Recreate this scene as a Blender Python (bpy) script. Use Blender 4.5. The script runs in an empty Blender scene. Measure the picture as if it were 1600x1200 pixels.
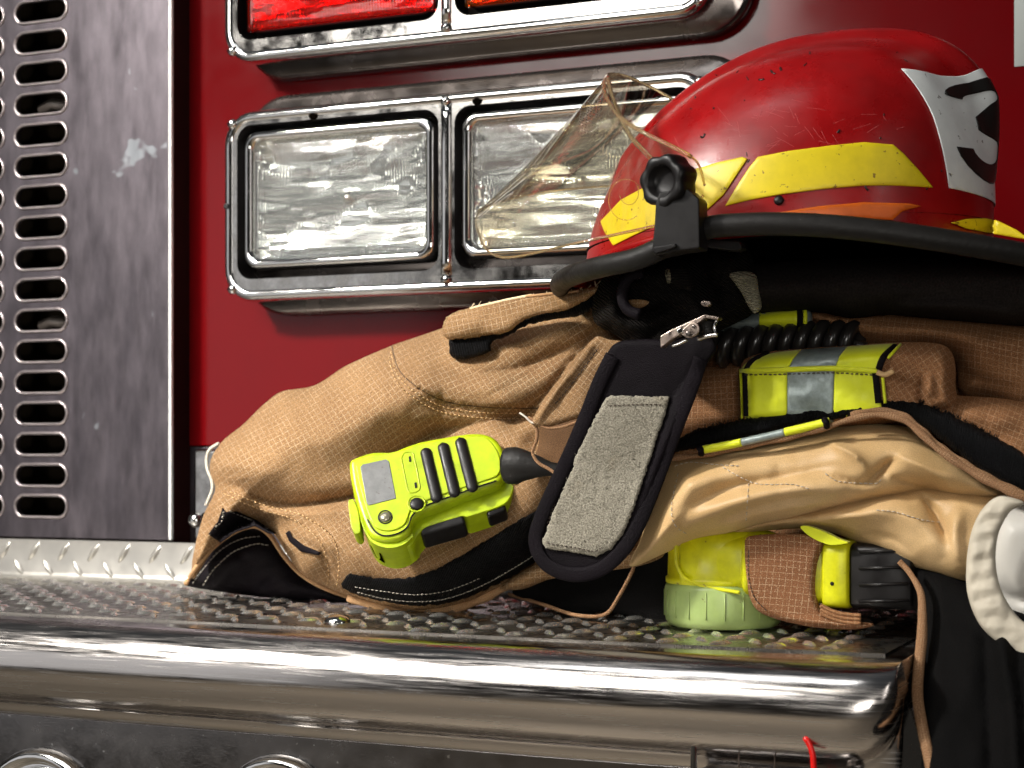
import bpy, bmesh, math, random
import numpy as np
from mathutils import Vector, noise
from mathutils.geometry import delaunay_2d_cdt
from mathutils.bvhtree import BVHTree
random.seed(7)
rng = np.random.default_rng(7)
sc = bpy.context.scene
# ------------------------------------------------------------------ camera
FP, HZ, YAW, CZ = 2700.0, 715.0, math.radians(23.4), 0.78
cam_d = bpy.data.cameras.new('camera'); cam = bpy.data.objects.new('camera', cam_d)
sc.collection.objects.link(cam); sc.camera = cam
cam.location = (0, 0, CZ); cam.rotation_euler = (math.radians(90), 0, YAW)
cam_d.lens = 36 * FP / 1600; cam_d.sensor_width = 36; cam_d.sensor_fit = 'HORIZONTAL'
cam_d.shift_y = (HZ - 600) / 1600
cam_d.clip_start = 0.05; cam_d.clip_end = 60
cam_d.dof.use_dof = True; cam_d.dof.focus_distance = 1.02; cam_d.dof.aperture_fstop = 13
# ------------------------------------------------------------------ light
w = bpy.data.worlds.new('World'); sc.world = w; w.use_nodes = True
wn = w.node_tree; bg = wn.nodes['Background']
tc = wn.nodes.new('ShaderNodeTexCoord'); sx = wn.nodes.new('ShaderNodeSeparateXYZ')
cr = wn.nodes.new('ShaderNodeValToRGB'); wn.links.new(tc.outputs['Generated'], sx.inputs[0])
mr = wn.nodes.new('ShaderNodeMapRange'); mr.inputs[1].default_value = -1; mr.inputs[2].default_value = 1
wn.links.new(sx.outputs[2], mr.inputs[0]); wn.links.new(mr.outputs[0], cr.inputs[0]); wn.links.new(cr.outputs[0], bg.inputs[0])
cr.color_ramp.elements[0].position = 0.0; cr.color_ramp.elements[0].color = (.30, .27, .22, 1)
cr.color_ramp.elements[1].position = 1.0; cr.color_ramp.elements[1].color = (.55, .6, .66, 1)
e = cr.color_ramp.elements.new(.5); e.color = (.10, .075, .055, 1)
bg.inputs[1].default_value = 0.10

def area(name, loc, target, sx_, sy_, power, col=(1, 1, 1), spread=180):
    d = bpy.data.lights.new(name, 'AREA'); d.shape = 'RECTANGLE'; d.size = sx_; d.size_y = sy_
    d.energy = power; d.color = col; d.spread = math.radians(spread)
    o = bpy.data.objects.new(name, d); sc.collection.objects.link(o)
    o.location = (loc[0], loc[1], loc[2] + CZ)
    v = Vector((target[0], target[1], target[2] + CZ)) - Vector(o.location)
    o.rotation_euler = v.to_track_quat('-Z', 'Y').to_euler()
    return o
area('softbox_key', (-1.02, -.30, .88), (-.74, 1.10, -.05), .60, .60, 2.7, (1, .97, .92), 60)
area('spot_key', (-1.32, .02, .98), (-.62, 1.08, -.05), .15, .15, 6.6, (1, .96, .90), 56)
area('softbox_low', (-1.88, -.38, .12), (-.75, 1.15, .05), .95, 1.0, 2.0, (.98, .98, 1))
area('ceiling_lamp', (-.75, .15, 1.75), (-.6, .95, 0), .85, .24, 4.6, (.95, .98, 1))
area('floor_fill_light', (-.9, -1.4, 1.9), (-.9, -.9, -.78), .9, .9, 11, (1, .95, .86), 75)  # added light: brightens the floor so the bumper reflects it cream
area('softbox_right', (.95, .1, .45), (-.35, 1.1, .1), .22, .8, 1.6, (1, .95, .9))
area('softbox_front', (.25, -.55, .12), (-.25, 1.0, 0), .45, .35, 1.4, (1, .96, .9), 90)
sc.view_settings.view_transform = 'Standard'; sc.view_settings.look = 'None'
sc.view_settings.exposure = -0.22; sc.view_settings.gamma = 1.0
sc.render.engine = 'CYCLES'
try:
    sc.cycles.use_denoising = True; sc.cycles.denoiser = 'OPENIMAGEDENOISE'
except Exception: pass
sc.cycles.max_bounces = 10; sc.cycles.transparent_max_bounces = 12; sc.cycles.sample_clamp_indirect = 4

# ------------------------------------------------------------------ geometry helpers
ca, sa = math.cos(YAW), math.sin(YAW)
FW = Vector((-sa, ca, 0)); RT = Vector((ca, sa, 0)); UP = Vector((0, 0, 1)); CAM = Vector((0, 0, CZ))
def ray(px, py):
    return FW + RT * ((px - 800) / FP) + UP * ((HZ - py) / FP)
def P(px, py, Y):
    d = ray(px, py); return CAM + d * (Y / d.y)
def Pn(xy, Y):
    xy = np.asarray(xy, float); Y = np.broadcast_to(np.asarray(Y, float), (len(xy),))
    a = (xy[:, 0] - 800) / FP; b = (HZ - xy[:, 1]) / FP
    dx = -sa + ca * a; dy = ca + sa * a; t = Y / dy
    return np.stack([dx * t, Y, b * t + CZ], 1)
OFF = {}
def tag(o, label, cat, group=None, kind=None):
    if label: o['label'] = label
    if cat: o['category'] = cat
    if group: o['group'] = group
    if kind: o['kind'] = kind
    return o
def thing(name, label, cat, loc, group=None):
    o = bpy.data.objects.new(name, None); sc.collection.objects.link(o)
    o.empty_display_size = .02
    o.location = loc; OFF[o.name] = Vector(loc); return tag(o, label, cat, group)
def mesh(name, V, Fc, mat, parent=None, smooth=True, uv=None, origin=None, bevel=0, seg=2, solid=0, subsurf=0, label=None):
    V = np.asarray(V, float).reshape(-1, 3)
    off = OFF[parent.name] if parent is not None else (Vector(origin) if origin is not None else Vector(V.mean(0)))
    me = bpy.data.meshes.new(name)
    me.from_pydata((V - np.array(off)).tolist(), [], [tuple(int(i) for i in f) for f in Fc]); me.update()
    if uv is not None:
        l = me.uv_layers.new(name='UVMap')
        li = np.empty(len(me.loops), int); me.loops.foreach_get('vertex_index', li)
        l.data.foreach_set('uv', np.asarray(uv, float)[li].ravel())
    o = bpy.data.objects.new(name, me); sc.collection.objects.link(o)
    if mat: me.materials.append(mat)
    bm = bmesh.new(); bm.from_mesh(me); bmesh.ops.recalc_face_normals(bm, faces=bm.faces); bm.to_mesh(me); bm.free()
    if smooth: me.polygons.foreach_set('use_smooth', [True] * len(me.polygons))
    if parent is not None: o.parent = parent
    else: o.location = off
    OFF[o.name] = off
    if solid:
        m = o.modifiers.new('solid', 'SOLIDIFY'); m.thickness = solid; m.offset = 0
    if bevel:
        m = o.modifiers.new('bevel', 'BEVEL'); m.width = bevel; m.segments = seg; m.limit_method = 'ANGLE'; m.angle_limit = math.radians(35)
        m = o.modifiers.new('wn', 'WEIGHTED_NORMAL'); m.keep_sharp = True
    if subsurf:
        m = o.modifiers.new('sub', 'SUBSURF'); m.levels = subsurf; m.render_levels = subsurf
    if label: o['label'] = label
    return o
def crom(pts, closed=False, step=5.0, smooth=True):
    P_ = np.asarray(pts, float); n = len(P_); out = []
    rngi = range(n if closed else n - 1)
    for i in rngi:
        if closed: a, b, c, d = P_[(i - 1) % n], P_[i], P_[(i + 1) % n], P_[(i + 2) % n]
        else: a, b, c, d = P_[max(i - 1, 0)], P_[i], P_[i + 1], P_[min(i + 2, n - 1)]
        L = np.linalg.norm((c - b)[:2]) if P_.shape[1] == 2 else np.linalg.norm(c - b)
        k = max(1, int(round(L / step)))
        for j in range(k):
            t = j / k
            if smooth:
                # centripetal-ish: limit tangents to local length
                la = np.linalg.norm(b - a) + 1e-9; lc = np.linalg.norm(d - c) + 1e-9; l = np.linalg.norm(c - b) + 1e-9
                m1 = (c - a) * .5; m2 = (d - b) * .5
                k1 = np.linalg.norm(m1) + 1e-9; k2 = np.linalg.norm(m2) + 1e-9
                m1 = m1 / k1 * min(k1, l); m2 = m2 / k2 * min(k2, l)
                t2, t3 = t * t, t * t * t
                out.append((2 * t3 - 3 * t2 + 1) * b + (t3 - 2 * t2 + t) * m1 + (-2 * t3 + 3 * t2) * c + (t3 - t2) * m2)
            else: out.append(b + (c - b) * t)
    if not closed: out.append(P_[-1])
    return np.array(out)
def inside(pts, poly):
    x, y = pts[:, 0], pts[:, 1]; c = np.zeros(len(pts), bool); j = len(poly) - 1
    for i in range(len(poly)):
        xi, yi = poly[i]; xj, yj = poly[j]
        m = ((yi > y) != (yj > y)) & (x < (xj - xi) * (y - yi) / (yj - yi + 1e-12) + xi)
        c ^= m; j = i
    return c
def dist_poly(pts, line, closed=False):
    """distance, arclength parameter 0..1, signed side to a polyline"""
    line = np.asarray(line, float); A = line; B = np.roll(line, -1, 0)
    if not closed: A, B = A[:-1], B[:-1]
    L = np.linalg.norm(B - A, axis=1); cum = np.concatenate([[0], np.cumsum(L)])
    best = np.full(len(pts), 1e9); par = np.zeros(len(pts)); side = np.zeros(len(pts))
    for a, b, l, c0 in zip(A, B, L, cum):
        if l < 1e-9: continue
        d = (b - a) / l; r = pts - a; t = np.clip(r @ d, 0, l)
        q = r - t[:, None] * d; dd = np.hypot(q[:, 0], q[:, 1])
        m = dd < best; best[m] = dd[m]; par[m] = (c0 + t[m]) / cum[-1]
        side[m] = np.sign(d[0] * r[m, 1] - d[1] * r[m, 0])
    return best, par, side
def triangulate(outline, step, rows=(1.5, 4.5)):
    ol = outline; n = len(ol)
    lo, hi = ol.min(0), ol.max(0)
    xs = np.arange(lo[0], hi[0], step); ys = np.arange(lo[1], hi[1], step * .87)
    g = np.array([(x + (step / 2 if k % 2 else 0), y) for k, y in enumerate(ys) for x in xs])
    if len(g):
        g = g + rng.normal(0, step * .04, g.shape)
        g = g[inside(g, ol)]
    extra = []
    nrm = np.roll(ol, -1, 0) - np.roll(ol, 1, 0); nrm = np.stack([-nrm[:, 1], nrm[:, 0]], 1); nrm /= np.linalg.norm(nrm, axis=1)[:, None] + 1e-9
    for r in rows:
        for s in (1, -1):
            q = ol + nrm * r * s; q = q[inside(q, ol)]
            if len(q):
                d, _, _ = dist_poly(q, ol, True); extra.append(q[d > r * .85])
    if len(g):
        d, _, _ = dist_poly(g, ol, True); g = g[d > (max(rows) + step * .45 if rows else step * .5)]
        extra.append(g)
    inn = np.concatenate(extra) if extra else np.zeros((0, 2))
    allp = np.concatenate([ol, inn])
    vs, _, fs, ov, _, _ = delaunay_2d_cdt([Vector(p) for p in allp], [], [list(range(n))], 1, 1e-4)
    return np.array([tuple(v) for v in vs]), [tuple(f) for f in fs]
def boundary_loops(fs):
    cnt = {}
    for f in fs:
        for i in range(len(f)):
            a, b = f[i], f[(i + 1) % len(f)]; cnt[(a, b)] = 1
    return [(a, b) for (a, b) in cnt if (b, a) not in cnt]
def fbm(X, Y, sc_, seed, oct_=3):
    out = np.empty(len(X))
    for i, (x, y) in enumerate(zip(X / sc_, Y / sc_)):
        out[i] = noise.fractal(Vector((x, y, seed * 7.13)), 1.0, 2.0, oct_)
    return out
def folds_h(p, folds):
    h = np.zeros(len(p))
    for f in folds:
        kind, line, wd, amp = f[0], crom(f[1], step=4) if len(f[1]) > 2 else np.array(f[1], float), f[2], f[3]
        d, t, s = dist_poly(p, line)
        tp = np.clip(np.sin(np.pi * np.clip(t, 0.02, .98)), 0, 1) ** .6 if (len(f) < 5 or f[4]) else 1.0
        if kind == 'r': h += amp * np.exp(-(d / wd) ** 2) * tp
        elif kind == 'c': h -= amp * np.exp(-d / wd) * tp
        elif kind == 's': h += amp * np.where(s > 0, np.exp(-d / (wd * 4)), -np.tanh(d / wd) * 0) * tp * np.clip(d / 2.0, 0, 1)
        elif kind == 'k': h += amp * np.exp(-d / wd) * tp
        elif kind == 'p': h += amp * np.sin(t * f[5] + 1.7 * np.sin(t * f[5] * .37)) * np.exp(-d / wd)
        elif kind == 'g': h += amp * np.exp(-(d / wd) ** 2) * tp
    return h
def resamp_lin(L, n):
    L = np.array(L, float); t = np.linspace(0, len(L) - 1, n)
    return np.stack([np.interp(t, np.arange(len(L)), L[:, k]) for k in range(L.shape[1])], 1)
BV = {}
def bvh_of(o):
    if o.name not in BV:
        me = o.data; off = OFF[o.name]
        BV[o.name] = BVHTree.FromPolygons([v.co + off for v in me.vertices], [tuple(p.vertices) for p in me.polygons])
    return BV[o.name]
def puff(name, outline, Yb, T, R, mat, parent, folds=(), step=6, back=.6, uv=0, nz=(0, 60, 1), rough_edge=0, smooth=True, wr=(0, 40), power=.5, uvs=1.0, keep_front=False, rows=(1.5, 4.5)):
    ol = crom(outline, True, step * .9, smooth)
    if rough_edge: ol = ol + rng.normal(0, rough_edge, ol.shape)
    p, fs = triangulate(ol, step, rows)
    d, _, _ = dist_poly(p, ol, True)
    d[d < .02] = 0
    s = np.clip(d / R, 0, 1); prof = (1 - (1 - s) ** 2) ** power
    yb = Yb(p[:, 0], p[:, 1]) if callable(Yb) else np.full(len(p), float(Yb))
    h = folds_h(p, folds) if folds else np.zeros(len(p))
    if nz[0]: h = h + nz[0] * fbm(p[:, 0], p[:, 1], nz[1], nz[2])
    if wr[0]:
        r = 1 - np.abs(fbm(p[:, 0] + 300, p[:, 1] * 1.3, wr[1], 5.5, 2)); h = h + wr[0] * (r ** 3)
    fade = np.clip(d / 9, 0, 1)
    yf = yb - T * prof - h * fade
    ybk = yb + T * back * prof
    n = len(p); bd = boundary_loops(fs); bset = {a for a, b in bd}
    V = [Pn(p, yf)]; back_id = np.arange(n); inner = [i for i in range(n) if i not in bset]
    back_id[inner] = n + np.arange(len(inner))
    V.append(Pn(p[inner], ybk[inner])); V = np.concatenate(V)
    faces = list(fs) + [tuple(int(back_id[i]) for i in reversed(f)) for f in fs if len(set(back_id[list(f)])) == len(f) and not all(i in bset for i in f)]
    th = math.radians(uv); s_ = .00043 * uvs
    U = (p - p.mean(0)) * s_; U = U + np.stack([h * .10, h * .14], 1)
    U = U + .0012 * np.stack([np.sin(p[:, 1] / 37.), np.sin(p[:, 0] / 45.)], 1)
    U = np.stack([U[:, 0] * math.cos(th) + U[:, 1] * math.sin(th), -U[:, 0] * math.sin(th) + U[:, 1] * math.cos(th)], 1)
    UU = np.concatenate([U, U[inner]])
    return mesh(name, V, faces, mat, parent, uv=UU)
def hit(bvhs, px, py, default):
    best = None; d = ray(px, py).normalized()
    for b in bvhs:
        loc, nr, _, dist = b.ray_cast(CAM, d)
        if loc is not None and (best is None or dist < best[2]): best = (loc, nr, dist)
    if best is None: return P(px, py, default), None
    return best[0], best[1]
def drape(name, outline, targets, mat, parent, off=.0015, th=.001, step=6, smooth=True, default=1.0, uv=0, rough_edge=0, R=6, fn=None, uvs=1, nz=(0, 10, 1)):
    """a thin piece of material that lies on the surfaces of targets"""
    ol = crom(outline, True, step * .8, smooth)
    if rough_edge: ol = ol + rng.normal(0, rough_edge, ol.shape)
    p, fs = triangulate(ol, step, (1.6,))
    bs = [bvh_of(t) for t in targets]
    Y = np.array([hit(bs, x, y, default)[0].y for x, y in p])
    d, _, _ = dist_poly(p, ol, True); d[d < .02] = 0
    s = np.clip(d / R, 0, 1); prof = np.sqrt(1 - (1 - s) ** 2)
    yf = Y - off - th * prof
    if fn is not None: yf = yf - fn(p) * np.clip(d / 5, 0, 1)
    if nz[0]: yf = yf - nz[0] * fbm(p[:, 0], p[:, 1], nz[1], nz[2]) * np.clip(d / 3, 0, 1)
    n = len(p)
    V = np.concatenate([Pn(p, yf), Pn(p, np.maximum(Y - off * .3, yf + .0002))])
    bd = boundary_loops(fs)
    faces = list(fs) + [tuple(n + i for i in reversed(f)) for f in fs] + [(b, a, a + n, b + n) for a, b in bd]
    th_ = math.radians(uv); U = (p - p.mean(0)) * .00043 * uvs
    U = np.stack([U[:, 0] * math.cos(th_) + U[:, 1] * math.sin(th_), -U[:, 0] * math.sin(th_) + U[:, 1] * math.cos(th_)], 1)
    return mesh(name, V, faces, mat, parent, uv=np.concatenate([U, U]))
def tube_geo(pts, r, nseg=8, caps=True, flat=1.0, ref=None):
    pts = [Vector(p) for p in pts]; n = len(pts); V = []; Fc = []
    rr = r if hasattr(r, '__len__') else [r] * n
    prev = None
    for i, p in enumerate(pts):
        t = (pts[min(i + 1, n - 1)] - pts[max(i - 1, 0)]).normalized()
        if prev is None:
            a = ref or (Vector((0, 0, 1)) if abs(t.z) < .9 else Vector((1, 0, 0)))
            u = (a - t * a.dot(t)).normalized()
        else: u = (prev - t * prev.dot(t)).normalized()
        prev = u; v = t.cross(u)
        for k in range(nseg):
            an = 2 * math.pi * k / nseg
            V.append(p + (u * math.cos(an) + v * math.sin(an) * flat) * rr[i])
    for i in range(n - 1):
        for k in range(nseg):
            a = i * nseg + k; b = i * nseg + (k + 1) % nseg
            Fc.append((a, b, b + nseg, a + nseg))
    if caps: Fc.append(tuple(range(nseg - 1, -1, -1))); Fc.append(tuple((n - 1) * nseg + k for k in range(nseg)))
    return V, Fc
def tube(name, pts, r, mat, parent, nseg=8, flat=1.0, **k):
    V, Fc = tube_geo(pts, r, nseg, True, flat); uvs = None
    acc = 0; U = []
    for i in range(len(V) // nseg):
        if i: acc += (Vector(V[i * nseg]) - Vector(V[(i - 1) * nseg])).length
        for j in range(nseg): U.append((acc, j / nseg * .02))
    return mesh(name, [tuple(v) for v in V], Fc, mat, parent, uv=U, **k)
def line_on(pts, targets, off=.001, step=5, default=1.0):
    bs = [bvh_of(t) for t in targets]
    return [hit(bs, x, y, default)[0] - Vector((0, off, 0)) for x, y in crom(pts, step=step)]
def merge(parts):
    V = []; Fc = []
    for v, f in parts:
        o = len(V); V += [tuple(x) for x in v]; Fc += [tuple(i + o for i in g) for g in f]
    return V, Fc
def stitches(name, pts, targets, mat, parent, dash=7, gap=4, r=.0004, off=.0012, default=1.0, jit=.4):
    L = crom(pts, step=2.0); bs = [bvh_of(t) for t in targets]; parts = []
    acc = np.concatenate([[0], np.cumsum(np.linalg.norm(np.diff(L, axis=0), axis=1))]); s = 0
    while s + dash < acc[-1]:
        q = []
        for t, lift in ((0, 0), (.3, 1), (.7, 1), (1, 0)):
            u = s + t * dash
            x, y = np.interp(u, acc, L[:, 0]), np.interp(u, acc, L[:, 1])
            q.append(hit(bs, x, y + random.uniform(-jit, jit), default)[0] - Vector((0, off * (.2 + lift), 0)))
        parts.append(tube_geo(q, r, 5)); s += dash + gap
    V, Fc = merge(parts); return mesh(name, V, Fc, mat, parent)
def box_geo(x0, x1, y0, y1, z0, z1):
    V = [(x, y, z) for x in (x0, x1) for y in (y0, y1) for z in (z0, z1)]
    return V, [(0, 1, 3, 2), (4, 6, 7, 5), (0, 4, 5, 1), (2, 3, 7, 6), (0, 2, 6, 4), (1, 5, 7, 3)]
def box(name, x0, x1, y0, y1, z0, z1, mat, parent, bevel=.0008, **k):
    V, Fc = box_geo(x0, x1, y0, y1, z0, z1); return mesh(name, V, Fc, mat, parent, bevel=bevel, **k)
def rrect(x0, x1, z0, z1, r, n=8):
    out = []
    for cx, cz, a0 in ((x1 - r, z1 - r, 0), (x0 + r, z1 - r, 90), (x0 + r, z0 + r, 180), (x1 - r, z0 + r, 270)):
        for i in range(n + 1):
            a = math.radians(a0 + 90 * i / n); out.append((cx + r * math.cos(a), cz + r * math.sin(a)))
    return out
def loft(name, rings, mat, parent, cap0=True, cap1=True, **k):
    n = len(rings[0]); V = [tuple(p) for r in rings for p in r]; Fc = []
    for i in range(len(rings) - 1):
        for j in range(n):
            a = i * n + j; b = i * n + (j + 1) % n; Fc.append((a, b, b + n, a + n))
    if cap0: Fc.append(tuple(range(n)))
    if cap1: Fc.append(tuple((len(rings) - 1) * n + j for j in range(n)))
    return mesh(name, V, Fc, mat, parent, **k)
def rr3(x0, x1, z0, z1, r, Y, n=8):
    return [(x, Y, z) for x, z in rrect(x0, x1, z0, z1, r, n)]
def dome(name, c, r, h, nrm, mat, parent, n=20, m=6, lip=0):
    nrm = Vector(nrm).normalized(); a = nrm.orthogonal().normalized(); b = nrm.cross(a); V = []; Fc = []
    rings = [(1.0 + lip, -.15), ] + [(math.cos(i / m * math.pi / 2), math.sin(i / m * math.pi / 2)) for i in range(m)]
    for (q, z) in rings:
        for k in range(n):
            t = 2 * math.pi * k / n; V.append(Vector(c) + (a * math.cos(t) + b * math.sin(t)) * r * q + nrm * h * z)
    V.append(Vector(c) + nrm * h)
    for i in range(len(rings) - 1):
        for k in range(n):
            p = i * n + k; q = i * n + (k + 1) % n; Fc.append((p, q, q + n, p + n))
    L = (len(rings) - 1) * n
    for k in range(n): Fc.append((L + k, L + (k + 1) % n, len(V) - 1))
    Fc.append(tuple(range(n)))
    return mesh(name, [tuple(v) for v in V], Fc, mat, parent)

# ------------------------------------------------------------------ materials
def nd(nt, t, **kw):
    n = nt.nodes.new(t)
    for k, v in kw.items():
        if k.startswith('i_'): n.inputs[int(k[2:]) if k[2:].isdigit() else k[2:]].default_value = v
        else: setattr(n, k, v)
    return n
def c4(c): return (c[0], c[1], c[2], 1)
def pbr(name, base, rough=.5, metal=0, coat=0, spec=.5, var=None, varc=None, bump=None, rvar=None, specks=None, sheen=0, stretch=None, trans=0, ior=1.45, coords='Object', sss=0, scr=None, aniso=0, rs=None):
    m = bpy.data.materials.new(name); m.use_nodes = True; nt = m.node_tree; b = nt.nodes['Principled BSDF']; lk = nt.links.new
    b.inputs['Base Color'].default_value = c4(base); b.inputs['Roughness'].default_value = rough; b.inputs['Metallic'].default_value = metal
    b.inputs['Coat Weight'].default_value = coat; b.inputs['Coat Roughness'].default_value = .06; b.inputs['Specular IOR Level'].default_value = spec
    b.inputs['Sheen Weight'].default_value = sheen; b.inputs['Transmission Weight'].default_value = trans; b.inputs['IOR'].default_value = ior
    if sheen: b.inputs['Sheen Roughness'].default_value = .5
    if sss: b.inputs['Subsurface Weight'].default_value = sss; b.inputs['Subsurface Radius'].default_value = (.004, .004, .002)
    if aniso: b.inputs['Anisotropic'].default_value = aniso
    tcn = nd(nt, 'ShaderNodeTexCoord'); co = tcn.outputs[coords]
    mp = nd(nt, 'ShaderNodeMapping'); lk(co, mp.inputs[0])
    if stretch: mp.inputs['Scale'].default_value = stretch
    v = mp.outputs[0]; col = None
    if var:
        n = nd(nt, 'ShaderNodeTexNoise', i_Scale=var[0], i_Detail=6.0, i_Roughness=.62); lk(v, n.inputs['Vector'])
        r = nd(nt, 'ShaderNodeMapRange'); r.inputs[1].default_value = .36; r.inputs[2].default_value = .66; lk(n.outputs[0], r.inputs[0])
        mx = nd(nt, 'ShaderNodeMix', data_type='RGBA'); mx.inputs[6].default_value = c4(base); mx.inputs[7].default_value = c4(varc or tuple(x * var[1] for x in base))
        lk(r.outputs[0], mx.inputs[0]); col = mx.outputs[2]
    if specks:  # (scale, threshold, colour)
        n = nd(nt, 'ShaderNodeTexNoise', i_Scale=specks[0], i_Detail=3.0, i_Roughness=.6); lk(co, n.inputs['Vector'])
        r = nd(nt, 'ShaderNodeMapRange'); r.inputs[1].default_value = specks[1]; r.inputs[2].default_value = specks[1] + .03; lk(n.outputs[0], r.inputs[0])
        mx = nd(nt, 'ShaderNodeMix', data_type='RGBA')
        if col: lk(col, mx.inputs[6])
        else: mx.inputs[6].default_value = c4(base)
        mx.inputs[7].default_value = c4(specks[2]); lk(r.outputs[0], mx.inputs[0]); col = mx.outputs[2]
    if col: lk(col, b.inputs['Base Color'])
    if rvar:  # (scale, lo, hi)
        n = nd(nt, 'ShaderNodeTexNoise', i_Scale=rvar[0], i_Detail=7.0, i_Roughness=.65); lk(v, n.inputs['Vector'])
        if rs:
            mq = nd(nt, 'ShaderNodeMapping'); mq.inputs['Scale'].default_value = rs[0]; mq.inputs['Rotation'].default_value = tuple(math.radians(q) for q in rs[1]); lk(co, mq.inputs[0]); lk(mq.outputs[0], n.inputs['Vector'])
        r = nd(nt, 'ShaderNodeMapRange'); r.inputs[1].default_value = .33; r.inputs[2].default_value = .68; r.inputs[3].default_value = rvar[1]; r.inputs[4].default_value = rvar[2]
        lk(n.outputs[0], r.inputs[0]); lk(r.outputs[0], b.inputs['Roughness'])
    last = None
    if bump:  # (scale, strength, dist)
        n = nd(nt, 'ShaderNodeTexNoise', i_Scale=bump[0], i_Detail=4.0, i_Roughness=.6); lk(v, n.inputs['Vector'])
        bp = nd(nt, 'ShaderNodeBump'); bp.inputs['Strength'].default_value = bump[1]; bp.inputs['Distance'].default_value = bump[2]
        lk(n.outputs[0], bp.inputs['Height']); last = bp
    if scr:  # scratches: (scale, stretch vec, rot deg, strength)
        mp2 = nd(nt, 'ShaderNodeMapping'); mp2.inputs['Scale'].default_value = scr[1]; mp2.inputs['Rotation'].default_value = (0, math.radians(scr[2]), 0); lk(co, mp2.inputs[0])
        n = nd(nt, 'ShaderNodeTexNoise', i_Scale=scr[0], i_Detail=3.0, i_Roughness=.7); lk(mp2.outputs[0], n.inputs['Vector'])
        r = nd(nt, 'ShaderNodeMapRange'); r.inputs[1].default_value = .56; r.inputs[2].default_value = .72; lk(n.outputs[0], r.inputs[0])
        bp = nd(nt, 'ShaderNodeBump'); bp.inputs['Strength'].default_value = scr[3]; bp.inputs['Distance'].default_value = .0006
        lk(r.outputs[0], bp.inputs['Height'])
        if last: lk(last.outputs[0], bp.inputs['Normal'])
        last = bp
    if last: lk(last.outputs[0], b.inputs['Normal'])
    return m
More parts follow.
